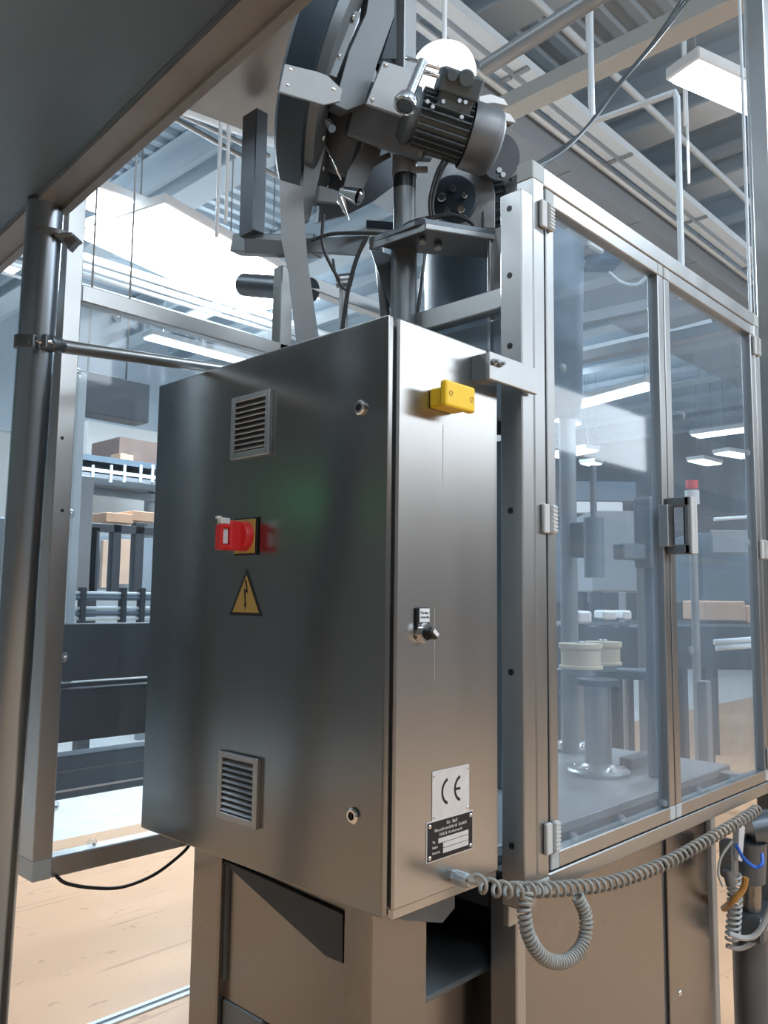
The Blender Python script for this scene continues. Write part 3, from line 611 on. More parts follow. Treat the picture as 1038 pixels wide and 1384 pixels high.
# probe with sensor bracket at the meeting stiles
q = at(879, 930, d=2.55); pr = thing('sensor_bracket', 'small chrome sensor clamped on a thin post inside near door', 'sensor', q)
a = MB(); a.cyl(q-V((0, 0, 0.035)), q+V((0, 0, 0.035)), 0.018); put('sensor_body', a, 'chrome', pr)
a = MB(); a.tube([q-V((0, 0, 0.035)), q-V((0, 0, 0.05)), q-V((-0.01, 0, 0.12))], 0.003, 6); put('wire', a, 'black', pr)
a = MB(); a.beam(q, q+V((0.09, 0, -0.01)), 0.02, 0.02, 0.003); put('clamp', a, 'darksteel', pr)
a = MB(); q2 = q+V((0.10, 0.01, 0)); a.cyl((q2.x, q2.y, 0.98), (q2.x, q2.y, 1.32), 0.012); put('rod', a, 'tube', pr)
# spindle column inside the guard (left part) and middle mechanism, blurred behind the pane
sx = at(768, 700, d=2.95); spn = thing('filling_spindle', 'pale vertical spindle tube left inside the near glass door', 'spindle', (sx.x, sx.y, 1.3))
a = MB(); a.cyl((sx.x, sx.y, 0.98), (sx.x, sx.y, 2.15), 0.030); put('tube', a, 'greylight', spn)
a = MB(); a.lathe((sx.x, sx.y, 2.15), (0, 0, 1), [(0, 0.026), (0.04, 0.05), (0.075, 0.052), (0.075, 0)], 28); put('funnel', a, 'bgblue', spn)
a = MB(); b0 = at(785, 730, d=2.85); a.box((b0.x-0.03, b0.y-0.03, b0.z-0.06), (b0.x+0.03, b0.y+0.03, b0.z+0.06), 0.006); put('sensor_block', a, 'bgdark', spn)
mx_ = at(878, 760, d=2.55); mc = thing('gripper_column', 'grey square column with gripper arms behind the meeting stiles', 'column', (mx_.x, mx_.y, 0.98))
a = MB(); a.box((mx_.x-0.045, mx_.y-0.03, at(878, 768, d=2.55).z), (mx_.x+0.045, mx_.y+0.03, at(878, 672, d=2.55).z), 0.006); put('housing', a, 'bgmid', mc)
a = MB(); a.box((mx_.x-0.014, mx_.y-0.014, 0.98), (mx_.x+0.014, mx_.y+0.014, at(878, 768, d=2.55).z), 0.004); put('post', a, 'bgblue', mc)
a = MB(); g0 = at(835, 745, d=2.5); a.beam(g0, V((mx_.x, mx_.y, g0.z)), 0.05, 0.05, 0.005); put('arm', a, 'bgmid', mc)
a = MB(); g1 = at(803, 740, d=2.5); a.cyl(g1-V((0, 0, 0.09)), g1+V((0, 0, 0.09)), 0.03); a.cyl(g1+V((0, 0, 0.09)), g1+V((0, 0, 0.25)), 0.01); put('gripper', a, 'bgmid', mc)

# ================================================================== COILED CABLE
def helix(path, R, turns, n=12):
    path = [V(p) for p in path]; Ls = [0]
    for i in range(1, len(path)): Ls.append(Ls[-1]+(path[i]-path[i-1]).length)
    N = int(turns*n); out = []
    t0 = (path[1]-path[0]).normalized(); a, b, _ = frame_of(t0); j = 0
    for k in range(N+1):
        s = Ls[-1]*k/N
        while j < len(path)-2 and Ls[j+1] < s: j += 1
        f = (s-Ls[j])/max(1e-9, Ls[j+1]-Ls[j]); p = path[j].lerp(path[j+1], f); t = (path[j+1]-path[j]).normalized()
        a = (a - t*a.dot(t)).normalized(); b = t.cross(a); th = 2*PI*k/n; out.append(p + a*R*math.cos(th) + b*R*math.sin(th))
    return out
cc = thing('coiled_cable', 'grey coiled spring cable drooping from the cabinet gland with one hanging loop', 'cable', (0.8, -0.09, 0.85))
g0 = gp+gd*0.03
def cy_(px, py, yy): return at(px, py, y=yy)
pA_ = smoothpath([cy_(640, 1192, -0.075), cy_(668, 1200, -0.075), cy_(690, 1203, -0.07), cy_(712, 1204, -0.07)], 10)
a = MB(); lead = [g0, g0+gd*0.02, cy_(632, 1190, -0.06), cy_(645, 1191, -0.07)]
a.tube(smoothpath(lead, 6), 0.0040, 8); put('lead', a, 'cable', cc)
a = MB(); a.tube(helix(pA_, 0.0125, 4.3, 16), 0.0036, 7); put('coil', a, 'cable', cc)
pl_ = smoothpath([cy_(712, 1204, -0.07), cy_(709, 1235, -0.075), cy_(716, 1268, -0.078), cy_(736, 1295, -0.08), cy_(764, 1299, -0.08), cy_(787, 1277, -0.078), cy_(792, 1240, -0.075), cy_(780, 1210, -0.068)], 12)
a = MB(); a.tube(helix(pl_, 0.0105, 44, 12), 0.0034, 6); put('coil', a, 'cable', cc)
pr_ = smoothpath([cy_(700, 1203, -0.055), cy_(760, 1201, -0.055), cy_(830, 1192, -0.055), cy_(900, 1166, -0.055), cy_(965, 1130, -0.055), cy_(1010, 1103, -0.055), cy_(1024, 1093, -0.05)], 14)
a = MB(); a.tube(helix(pr_, 0.0125, 46, 12), 0.0036, 6); put('coil', a, 'cable', cc)

# ================================================================== VALVE UNIT AT THE RIGHT BELOW THE GUARD
def Q(px, py, d): return at(px, py, d=d)
vx = Q(1005, 1170, 2.35); vu = thing('valve_unit', 'dark pneumatic valve unit with hoses under the guard at right edge', 'valve', (vx.x, vx.y, 0.5))
a = MB(); a.cyl(Q(1012, 1120, 2.4), Q(1060, 1112, 2.4), 0.045); put('motor_body', a, 'darksteel', vu)
a = MB(); a.cyl(Q(1014, 1135, 2.4), Q(1014, 1190, 2.4), 0.045, 0.040); put('valve_body', a, 'darksteel', vu)
a = MB(); a.cyl(Q(1015, 1190, 2.4), Q(1015, 1228, 2.4), 0.028); put('stem', a, 'sheet', vu)
a = MB(); p = Q(1022, 1243, 2.42); a.box(p-V((0.09, 0.05, 0.035)), p+V((0.09, 0.05, 0.035)), 0.008); put('base_block', a, 'darksteel', vu)
a = MB(); p = Q(1015, 1300, 2.42); a.cyl((p.x, p.y, 0), (p.x, p.y, Q(1015, 1250, 2.42).z), 0.05); put('foot', a, 'darksteel', vu)
a = MB(); a.prism([Q(999, 1112, 2.25), Q(1007, 1118, 2.25), Q(1003, 1165, 2.25), Q(998, 1162, 2.25)], (0.01, 0.02, 0)); put('white_tab', a, 'white', vu)
a = MB(); p = Q(985, 1160, 2.28); a.box(p-V((0.02, 0.02, 0.05)), p+V((0.02, 0.02, 0.05)), 0.006); a.cyl(Q(983, 1175, 2.26), Q(988, 1196, 2.26), 0.014); put('coupling', a, 'grey', vu)
a = MB(); a.tube(smoothpath([Q(995, 1142, 2.2), Q(1005, 1160, 2.2), Q(1020, 1172, 2.2), Q(1030, 1168, 2.2), Q(1030, 1155, 2.25)], 6), 0.005); put('blue_hose', a, 'blue', vu, 'thin blue air hose')
a = MB(); a.tube(smoothpath([Q(990, 1136, 2.2), Q(975, 1158, 2.2), Q(971, 1180, 2.2), Q(977, 1198, 2.2)], 6), 0.0035); put('grey_hose', a, 'hose', vu)
a = MB(); a.tube(smoothpath([Q(1008, 1186, 2.3), Q(1004, 1202, 2.3), Q(990, 1218, 2.3), Q(978, 1228, 2.35)], 6), 0.009); put('amber_hose', a, 'amber', vu)
a = MB(); a.tube(smoothpath([Q(985, 1262, 2.3), Q(1005, 1268, 2.3), Q(1022, 1263, 2.3), Q(1036, 1240, 2.3), Q(1050, 1200, 2.3)], 6), 0.008); put('clear_hose', a, 'hose', vu)
a = MB(); a.tube(smoothpath([Q(982, 1278, 2.35), Q(1000, 1282, 2.35), Q(1020, 1272, 2.35), Q(1040, 1250, 2.35)], 6), 0.007); put('clear_hose', a, 'hose', vu)
a = MB(); a.tube(helix(smoothpath([Q(992, 1180, 2.35), Q(993, 1220, 2.35), Q(990, 1270, 2.35)], 8), 0.018, 12), 0.004, 6); put('spiral_hose', a, 'hose', vu)

# ================================================================== LEFT GUARD PANEL, PIPE, ROD, CHUTE
LY = 0.80; lgp = thing('guard_panel', 'steel framed clear guard panel left of the cabinet', 'guard', (0.2, LY, 0.9))
x0, x1, z0, z1 = -0.213, 1.45, 0.905, 2.205
tb('post', (x0, LY, z0+0.04), (x0+0.042, LY+0.085, 2.60), lgp); tb('post', (x1-0.04, LY, z0+0.04), (x1, LY+0.04, z1), lgp)
tb('rail', (x0+0.042, LY, z0), (x1, LY+0.04, z0+0.042), lgp); tb('rail', (x0+0.042, LY, z1-0.04), (x1, LY+0.04, z1), lgp)
tb('corner_cap', (x0-0.0005, LY-0.0008, z0-0.0005), (x0+0.042, LY+0.085, z0+0.042), lgp, 'greycap')
a = MB(); a.box((x0+0.036, LY+0.016, z0+0.036), (x1-0.036, LY+0.021, z1-0.036)); put('pane', a, 'pane_left', lgp)
a = MB(); a.box((x0+0.012, LY+0.085, z0+0.05), (x0+0.017, LY+1.3, z1-0.01)); put('return_pane', a, 'pane_left', lgp)
tb('rail', (x0, LY+0.085, z0), (x0+0.04, LY+1.3, z0+0.042), lgp); tb('post', (x0, LY+1.26, z0+0.042), (x0+0.04, LY+1.3, z1), lgp)
for px, py in ((157, 430), (102, 504), (267, 462), (93, 695), (84, 888), (72, 1089), (123, 1140)): clip(px, py, lgp, LY)
for py in (592, 690):
    p = at(84, py, y=LY); a = MB(); a.lathe(p, (0, -1, 0), [(0, 0.004), (0.0005, 0.004), (0.0005, 0)], 10); put('hole', a, 'black', lgp)
# overhead chute on the leaning pipe
ch = thing('overhead_chute', 'huge dark steel chute looming overhead at the top left', 'chute', (-0.9, 0.3, 2.2))
e0, e1 = V((-0.5505, -1.9, 2.20)), V((-0.3105, 1.10, 2.20))   # outer edge of the flange, slightly askew of the guard
dY = (e1-e0).normalized()
def yl(off, yv): # point on chute edge line, offset in x
    t = (yv-e0.y)/(e1.y-e0.y); return e0.x+(e1.x-e0.x)*t+off
def strip(nm, o0, o1, za, zb, mt, ya=-1.9, yb=1.10):
    a = MB(); a.prism([(yl(o0, ya), ya, za), (yl(o1, ya), ya, za), (yl(o1, yb), yb, za), (yl(o0, yb), yb, za)], (0, 0, zb-za)); return put(nm, a, mt, ch)
strip('pan', -1.15, -0.055, 2.205, 2.215, 'chute'); strip('flange', -0.062, 0.0, 2.197, 2.203, 'flange'); strip('side_wall', -0.066, -0.058, 2.203, 2.30, 'chute'); strip('side_wall', -1.155, -1.148, 2.205, 2.30, 'chute')
strip('lip', -0.020, -0.016, 2.190, 2.197, 'flange')
# brown sheet panel beyond the flange
pz = 3.0; bp_ = [at(*q, z=pz) for q in ((215, 133), (335, 178), (420, 190), (500, -40), (330, -60))]
a = MB(); a.prism(bp_, (0, 0, 0.30)); tag(put('cover_sheet', a, 'sheet_brown'), 'brown tinted sheet metal panel between the chute flange and the drum', 'panel')
# leaning pipe
pt, pbm = at(60, 300, d=1.5), at(-9, 1300, d=1.5); pd = (pt-pbm).normalized(); foot = pt - pd*(pt.z/pd.z)
top = pt + pd*((2.203-pt.z)/pd.z)
lp_ = thing('support_pipe', 'thick polished round pipe leaning at the left under the chute', 'pipe', foot)
a = MB(); a.cyl(foot+V((0, 0, 0.01)), top, 0.0315, seg=36); put('pipe', a, 'tube_round', lp_)
a = MB(); a.cyl(foot, foot+V((0, 0, 0.012)), 0.08); put('foot_plate', a, 'tube', lp_)
a = MB(); fz = at(70, 318, d=1.5); a.cyl(fz-pd*0.004, fz+pd*0.004, 0.036, seg=32); a.obox(fz+RT*0.030-UP*0.006, (RT, UP, FW), (0.034, 0.007, 0.05), 0.002); a.prism([fz+RT*0.020-UP*0.008, fz+RT*0.046-UP*0.008, fz+RT*0.030-UP*0.026], FW*0.02); put('flange_ring', a, 'grey', lp_)
a = MB(); q0 = at(47, 465, d=1.5); a.cyl(q0-pd*0.011, q0+pd*0.011, 0.0350, seg=32)
e = at(58, 462, d=1.44); a.obox(e+RT*0.006, (RT, UP, FW), (0.010, 0.024, 0.020), 0.002); a.obox(e-RT*0.016, (RT, UP, FW), (0.010, 0.024, 0.020), 0.002); cl = put('clamp', a, 'darksteel', lp_)
a = MB(); a.cyl(e-RT*0.024, e+RT*0.016, 0.0035, seg=8); put('clamp_screw', a, 'chrome', cl)
rd0, rd1 = at(76, 467, d=1.5), at(292, 498, d=2.0)
br = thing('brace_rod', 'thin polished rod running from the pipe clamp to behind the cabinet', 'rod', (rd0.x, rd0.y, rd0.z))
a = MB(); a.cyl(rd0, rd1+(rd1-rd0)*0.5, 0.0125, seg=20); put('rod', a, 'tube', br)
a = MB(); a.cyl(at(64, 462, d=1.47), rd0+(rd1-rd0)*0.02, 0.014, seg=6); put('rod_end', a, 'darksteel', br)
# black cable drooping under the left panel
a = MB(); a.tube(smoothpath([at(*q, y=0.79) for q in ((76, 1184), (90, 1194), (125, 1200), (165, 1199), (205, 1184), (235, 1163), (256, 1142), (262, 1120))], 6), 0.0038, 8)
single('black_cable', a, 'rubber', 'thin black cable drooping below the left guard panel', 'cable')

# ================================================================== CAP FEEDER ON THE COLUMN
D0 = 2.0
ca, sa = math.cos(math.radians(17)), math.sin(math.radians(17)); ct, stt = math.cos(math.radians(17)), math.sin(math.radians(17))
def seen(px, py):                          # right / up / away as seen around one picture point
    f = ray(px, py).normalized(); rr = (RT-f*RT.dot(f)).normalized(); return rr, rr.cross(f), f
R1, U1, F1 = seen(463, 114)
AX = (R1*ca - U1*sa)*ct - F1*stt            # drum axis: to the right, slightly down, towards the viewer
SD = (-R1*sa - U1*ca); SD = (SD - AX*SD.dot(AX)).normalized(); NN = AX.cross(SD)
cf = thing('cap_feeder', 'dark tilted drum feeder with motors on a steel column above the cabinet', 'machine', (0.42, 0.35, 0.98))
DC = at(474, 114, d=2.08)
a = MB(); R0 = 0.305
a.lathe(DC, AX, [(-0.075, 0.19), (-0.075, R0-0.015), (-0.065, R0-0.004), (-0.03, R0), (0.0, R0), (0.004, R0-0.012), (0.004, R0-0.03), (-0.07, R0-0.03)], 72); put('drum_rim', a, 'tyre', cf)
a = MB(); a.lathe(DC, AX, [(0.004, R0-0.012), (0.026, R0-0.014), (0.030, R0-0.030), (0.030, R0-0.075), (0.0, R0-0.080)], 72); put('rim_ring', a, 'grey', cf)
a = MB(); a.lathe(DC, AX, [(-0.072, 0), (-0.072, R0-0.02), (-0.010, R0-0.07), (-0.010, 0.06), (0.05, 0.05), (0.05, 0)], 60); put('drum_plate', a, 'darksteel', cf)
for k in range(18):
    t = 2*PI*k/18; p = DC + AX*0.031 + (SD*math.cos(t)+NN*math.sin(t))*(R0-0.052); b = MB(); b.cyl(p, p+AX*0.006, 0.007, seg=6); put('bolt', b, 'chrome', cf)
def plate(nm, pts, d, th, mt, lab=None, n=None, ref=None, bev=0.001):
    n = (AX*0.45-FW).normalized() if n is None else n
    cx = sum(p[0] for p in pts)/len(pts); cyy = sum(p[1] for p in pts)/len(pts); c = at(cx, cyy, d=d)
    a = MB(); a.prism([on_plane(p[0], p[1], c, n) for p in pts], -n*th, bev); return put(nm, a, mt, cf, lab)
plate('gear_housing', [(498, 0), (496, 18), (472, 70), (461, 110), (452, 141), (469, 149), (493, 140), (511, 82), (533, 22), (534, -20), (498, -20)], 1.86, 0.05, 'grey')
plate('guide_bar', [(447, 10), (478, -15), (492, -12), (452, 100), (440, 104)], 1.84, 0.02, 'greylight')
plate('guide_bar', [(470, 12), (488, 16), (455, 105), (444, 101)], 1.83, 0.012, 'grey')
bp2 = plate('clamp_plate', [(385, 86), (429, 97), (443, 102), (463, 121), (460, 137), (438, 142), (377, 124)], 1.74, 0.008, 'greylight', 'pale steel clamp plate on the drum rim')
for px, py, r in ((392, 95, .007), (388, 116, .007), (450, 122, .008)):
    c = on_plane(px, py, at(420, 114, d=1.74), (AX*0.45-FW).normalized()); nn = (AX*0.45-FW).normalized(); a = MB(); a.dome(c, nn, r, 0.006, 12); put('bolt', a, 'chrome', bp2, smooth=True)
bp3 = plate('mount_plate', [(518, 82), (560, 95), (553, 125), (545, 157), (495, 140)], 1.84, 0.012, 'greylight')
for px, py in ((521, 88), (503, 135), (545, 150)):
    c = on_plane(px, py, at(534, 120, d=1.84), (AX*0.45-FW).normalized()); nn = (AX*0.45-FW).normalized(); a = MB(); a.dome(c, nn, 0.005, 0.004, 10); put('bolt', a, 'chrome', bp3)
# dark gearbox body below the plates
a = MB(); c = at(535, 165, d=1.98); a.obox(c, (AX, SD, NN), (0.20, 0.13, 0.14), 0.012, 2); put('gearbox', a, 'darksteel', cf)
a = MB(); c = at(470, 190, d=2.06); a.obox(c, (AX, SD, NN), (0.10, 0.16, 0.12), 0.01); put('gearbox', a, 'darksteel', cf)
plate('chute_plate', [(495, 188), (517, 196), (512, 212), (527, 205), (529, 212), (505, 225), (490, 258), (462, 262), (470, 230)], 2.0, 0.006, 'grey')
plate('lower_shell', [(440, 200), (500, 180), (540, 200), (534, 250), (505, 272), (470, 290), (430, 300)], 2.14, 0.03, 'darksteel')
# lower inner mechanism: cone nozzle, rod, arms
a = MB(); a.cyl(at(462, 258, d=1.9), at(486, 266, d=1.88), 0.010, 0.019, seg=20); a.cyl(at(486, 266, d=1.88), at(489, 267, d=1.88), 0.019, 0.014, seg=20); put('nozzle', a, 'chrome', cf)
a = MB(); a.cyl(at(440, 197, d=1.9), at(461, 243, d=1.9), 0.0022, seg=8); put('thin_rod', a, 'chrome', cf)
a = MB(); a.cyl(at(461, 270, d=1.9), at(472, 298, d=1.88), 0.010, 0.001, seg=12); put('spike', a, 'chrome', cf)
plate('inner_arm', [(418, 150), (438, 150), (440, 200), (430, 245), (418, 300), (408, 300), (412, 200)], 1.97, 0.03, 'grey')
plate('inner_arm', [(432, 250), (470, 262), (462, 275), (430, 272)], 1.95, 0.02, 'grey')
a = MB(); a.cyl(at(443, 165, d=1.88), at(449, 174, d=1.86), 0.009, seg=14); put('bolt', a, 'chrome', cf)
# square profile rising above
p = at(546, 90, d=2.05); a = MB(); a.box((p.x-0.022, p.y-0.022, p.z-0.15), (p.x+0.022, p.y+0.022, p.z+0.45), 0.003); put('upper_profile', a, 'greylight', cf)
plate('profile_web', [(520, -10), (536, -10), (536, 80), (515, 80), (533, 25)], 2.0, 0.03, 'tyre')
# chrome lever with knob
lv = MB(); l0, l1 = at(571, 84, d=1.74), at(551, 133, d=1.70); lv.cyl(l0, l1, 0.0105, seg=20); lv.lathe(l1-(l1-l0).normalized()*0.004, (l1-l0), [(0, 0.014), (0.004, 0.021), (0.020, 0.0255), (0.026, 0.024), (0.027, 0.018), (0.022, 0.017), (0.022, 0)], 28)
lend = l1+(l1-l0).normalized()*0.0185
lvo = put('clamp_lever', lv, 'chrome', cf, 'polished clamping lever with round knob', smooth=False)
a = MB(); a.cyl(at(548, 78, d=1.75), at(594, 92, d=1.75), 0.0045, seg=10); a.cyl(at(572, 97, d=1.77), at(594, 103, d=1.77), 0.005, seg=10); put('cross_pin', a, 'chrome', lvo)
a = MB(); a.cyl(lend, lend+(l1-l0).normalized()*0.002, 0.0165, seg=24); put('knob_bore', a, 'darksteel', lvo)  # dark disc put in for the shade inside the knob's hollow
# motor one
mo_c = at(600, 172, d=1.93); MO = mo_c; AXD, SDD, NND = AX, SD, NN
R2, U2, F2 = seen(605, 172); AX = (R2*ca - U2*sa)*0.99 + F2*0.12; SD = (-R2*sa - U2*ca); SD = (SD - AX*SD.dot(AX)).normalized(); NN = AX.cross(SD)
mb = MB(); mb.cyl(MO-AX*0.075, MO+AX*0.055, 0.056, seg=32); mo = put('motor', mb, 'motor', cf, 'blue grey finned electric motor')
f0 = None
for k in range(26):
    t = 2*PI*k/26; dv = SD*math.cos(t)+NN*math.sin(t); a = MB(); a.obox(MO-AX*0.008+dv*0.061, (AX, dv.cross(AX), dv), (0.120, 0.0035, 0.016), 0.0006); put('fin', a, 'motor', mo)
a = MB(); a.lathe(MO+AX*0.055, AX, [(0, 0.0745), (0.01, 0.0765), (0.060, 0.0765), (0.070, 0.070), (0.080, 0.050), (0.080, 0)], 40); put('fan_cowl', a, 'cowl', mo)
a = MB(); a.lathe(MO-AX*0.075, -AX, [(0, 0.064), (0.015, 0.066), (0.03, 0.05), (0.03, 0)], 32); put('end_bell', a, 'motor', mo)
TB = at(619, 117, d=1.88); UPt = -SD
a = MB(); a.obox(TB+UPt*0.004, (AX, UPt, NN), (0.095, 0.050, 0.10), 0.005, 2); tbx = put('terminal_box', a, 'motor', mo)
a = MB(); a.obox(TB-UPt*0.036, (AX, UPt, NN), (0.080, 0.040, 0.08), 0.004); put('box_neck', a, 'motor', mo)
vn = (-FW+AX*0.2).normalized()
nz = NN if NN.dot(-FW) > 0 else -NN
for px, py, r in ((611, 102, 0.013), (630, 106, 0.0185)):
    c = on_plane(px, py, TB+nz*0.050+UPt*0.004, nz); a = MB(); a.lathe(c, nz, [(0, r), (0.008, r), (0.011, r*0.85), (0.011, 0)], 24); put('gland_plug', a, 'motor', mo)
for px, py in ((584, 146), (577, 139), (598, 139), (623, 160), (628, 140), (620, 138)):
    c = at(px, py, d=1.85); a = MB(); a.cyl(c, c+vn*0.008, 0.005, seg=6); put('bolt', a, 'greylight', mo)
# guards right of the motor
plate('deflector', [(648, 130), (664, 127), (682, 134), (687, 143), (668, 138), (648, 140)], 2.02, 0.03, 'white')
plate('deflector', [(670, 148), (690, 154), (698, 166), (676, 162)], 2.0, 0.02, 'white'); plate('deflector', [(676, 162), (698, 166), (672, 190), (664, 180)], 2.02, 0.03, 'grey')
a = MB(); a.cyl(at(665, 215, d=2.1), at(676, 212, d=2.06), 0.055, seg=28); put('clutch_disc', a, 'darksteel', cf)
for px, py in ((675, 192), (673, 232), (678, 238)):
    c = at(px, py, d=2.03); a = MB(); a.cyl(c, c+vn*0.012, 0.007, seg=6); put('bolt', a, 'greylight', cf)
# white arched side plate with dark wheel
n_ = (-FW*0.96 - AX*0.1).normalized(); C1 = at(625, 265, d=2.12)
arch = [(583, 250), (590, 232), (600, 224), (640, 218), (656, 222), (664, 238), (669, 262), (669, 308), (618, 308), (585, 290)]
a = MB(); a.prism([on_plane(x, y, C1, n_) for x, y in arch], -n_*0.012, 0.001); sp_ = put('side_plate', a, 'greylight', cf, 'pale arched side plate')
a = MB(); a.box(on_plane(652, 302, C1+n_*0.002, n_)-V((0.002, 0.002, 0.012)), on_plane(655, 292, C1+n_*0.002, n_)+V((0.002, 0.002, 0.012))); put('slot', a, 'black', sp_)
c = on_plane(613, 268, C1+n_*0.02, n_); a = MB(); a.lathe(c, n_, [(-0.02, 0.060), (0.0, 0.060), (0.004, 0.056), (0.004, 0)], 40); wh_ = put('drive_wheel', a, 'tyre', cf)
for k in range(5):
    t = k*1.25+0.4; p = c+n_*0.004+RT*0.03*math.cos(t)+UP*0.03*math.sin(t)-UP*0.012; a = MB(); a.cyl(p, p+n_*0.02, 0.007+0.002*(k % 3), seg=10); put('pin', a, 'darksteel' if k % 2 else 'chrome', wh_)
# second motor behind right
M2 = at(676, 277, d=2.2); ax2 = (RT*0.95+UP*0.15-FW*0.2).normalized(); a = MB(); a.cyl(M2-ax2*0.05, M2+ax2*0.02, 0.06, seg=28); m2 = put('motor', a, 'motor', cf, 'second small motor behind the side plate')
for k in range(20):
    t = 2*PI*k/20; tt, uu, nn = frame_of(ax2); dv = tt*math.cos(t)+uu*math.sin(t); a = MB(); a.obox(M2-ax2*0.015+dv*0.064, (ax2, dv.cross(ax2), dv), (0.06, 0.0035, 0.012)); put('fin', a, 'motor', m2)
a = MB(); a.lathe(M2+ax2*0.02, ax2, [(0, 0.066), (0.03, 0.064), (0.045, 0.05), (0.045, 0)], 28); put('fan_cowl', a, 'cowl', m2)
# column
pc2 = at(546, 330, d=1.98); cx, cyy = pc2.x, pc2.y
a = MB(); a.cyl((cx, cyy, 0.98), (cx, cyy, at(546, 318, d=1.98).z), 0.031, seg=36); put('column', a, 'grey', cf)
a = MB(); a.cyl((cx, cyy, 2.3), (cx, cyy, at(546, 250, d=1.98).z), 0.0265, seg=36); put('column_upper', a, 'grey', cf)
a = MB(); a.cyl((cx, cyy, at(546, 253, d=1.98).z), (cx, cyy, at(546, 232, d=1.98).z), 0.027, seg=36); put('collar', a, 'black', cf)
a = MB(); a.cyl((cx, cyy, at(546, 234, d=1.98).z), (cx, cyy, at(546, 196, d=1.98).z), 0.030, seg=36); a.obox((cx, cyy-0.03, at(546, 230, d=1.98).z), (RT, FW, UP), (0.066, 0.01, 0.015), 0.002); put('collar', a, 'greylight', cf)
for x_ in (514, 568):
    a = MB(); a.cyl(at(x_-3 if x_ < 540 else x_+8, 330, d=2.05), at(x_+8 if x_ < 540 else x_-6, 440, d=2.0), 0.0045 if x_ > 540 else 0.012, seg=10); put('stay_rod', a, 'grey', cf)
# platform
plate('web_plate', [(500, 335), (531, 345), (531, 428), (522, 400)], 2.0, 0.01, 'darksteel', n=-FW)
zp = at(575, 308, d=1.85).z
pp = [at(*q, z=zp) for q in ((560, 305), (575, 302), (700, 322), (700, 352), (600, 345), (540, 340), (498, 330))]
a = MB(); a.prism(pp, (0, 0, 0.012), 0.001); pf = put('platform', a, 'darksteel', cf)
e0_, e1_ = at(575, 303, z=zp), at(700, 323, z=zp); a = MB(); a.beam(e0_+V((0, 0, 0.0)), e1_+V((0, 0, 0.0)), 0.006, 0.022, 0.001); put('platform_lip', a, 'greylight', pf)
e2_ = at(500, 330, z=zp); a = MB(); a.beam(e0_, e2_, 0.006, 0.03, 0.001); put('platform_lip', a, 'grey', pf)
for px, py in ((571, 323), (592, 330)):
    p = at(px, py, z=zp-0.002); a = MB(); a.cyl(p, p-V((0, 0, 0.012)), 0.009, seg=8); put('bolt', a, 'greylight', pf)
# left tray and its support
plate('tray', [(412, 322), (500, 318), (496, 326), (485, 345), (415, 340)], 2.1, 0.006, 'grey', n=(-FW+UP*0.3).normalized())
plate('tray', [(330, 322), (400, 326), (410, 345), (330, 342)], 2.25, 0.03, 'grey', n=-FW)
plate('tray', [(488, 310), (532, 312), (530, 319), (489, 316)], 2.15, 0.02, 'white', n=-FW)
plate('tray', [(495, 297), (532, 300), (532, 311), (495, 308)], 2.2, 0.02, 'tyre', n=-FW)
# long strap
plate('strap', [(378, 243), (409, 252), (410, 279), (415, 348), (431, 458), (433, 480), (403, 480), (400, 460), (392, 394), (390, 371), (380, 325)], 1.92, 0.006, 'greylight', 'long pale steel strap hanging from the drum', n=-FW)
# black cables on platform and small clamp stand
for pts, r in (([(420, 325), (450, 316), (500, 315), (530, 316), (552, 302), (575, 295), (610, 290), (635, 300), (642, 308)], 0.0045), ([(495, 320), (482, 350), (472, 385), (466, 420), (462, 450)], 0.005),
               ([(578, 300), (590, 294), (620, 291), (632, 296), (640, 306)], 0.004), ([(583, 300), (581, 270), (590, 235), (600, 215)], 0.004), ([(586, 300), (585, 270), (595, 235), (606, 216)], 0.004),
               ([(437, 290), (436, 330), (448, 360), (460, 380)], 0.004), ([(450, 350), (455, 375), (470, 392), (480, 360)], 0.003)):
    a = MB(); a.tube(smoothpath([at(*q, d=1.93) for q in pts], 6), r, 8); put('cable', a, 'rubber', cf)
stc = at(464, 420, d=2.1)
a = MB(); a.cyl((stc.x, stc.y, 1.9), (stc.x, stc.y, at(464, 375, d=2.1).z), 0.011); a.cyl(at(454, 380, d=2.1), at(475, 378, d=2.1), 0.017); put('clamp_post', a, 'tube', cf)
# round white lamp above
wdm = at(600, 98, d=2.6); rl = thing('round_lamp', 'round glowing white lamp half hidden behind the chrome lever and motor', 'lamp', wdm)
a = MB(); nn_ = (-FW - RT*0.1 + UP*0.1).normalized(); a.lathe(wdm, nn_, [(-0.01, 0.095), (0.0, 0.102), (0.02, 0.098), (0.035, 0.075), (0.045, 0.04), (0.048, 0)], 40); put('lamp_globe', a, lamp_mat('round_lamp_glow', (0.97, 0.98, 1.0), 1.15), rl)
a = MB(); a.lathe(wdm, -nn_, [(0.01, 0.10), (0.05, 0.06), (0.07, 0.03), (0.07, 0)], 32); a.cyl(wdm+V((0, 0, 0.05))-nn_*0.04, V((wdm.x, wdm.y, ZC-0.75))-nn_*0.04, 0.008, seg=8); put('lamp_housing', a, 'white', rl)
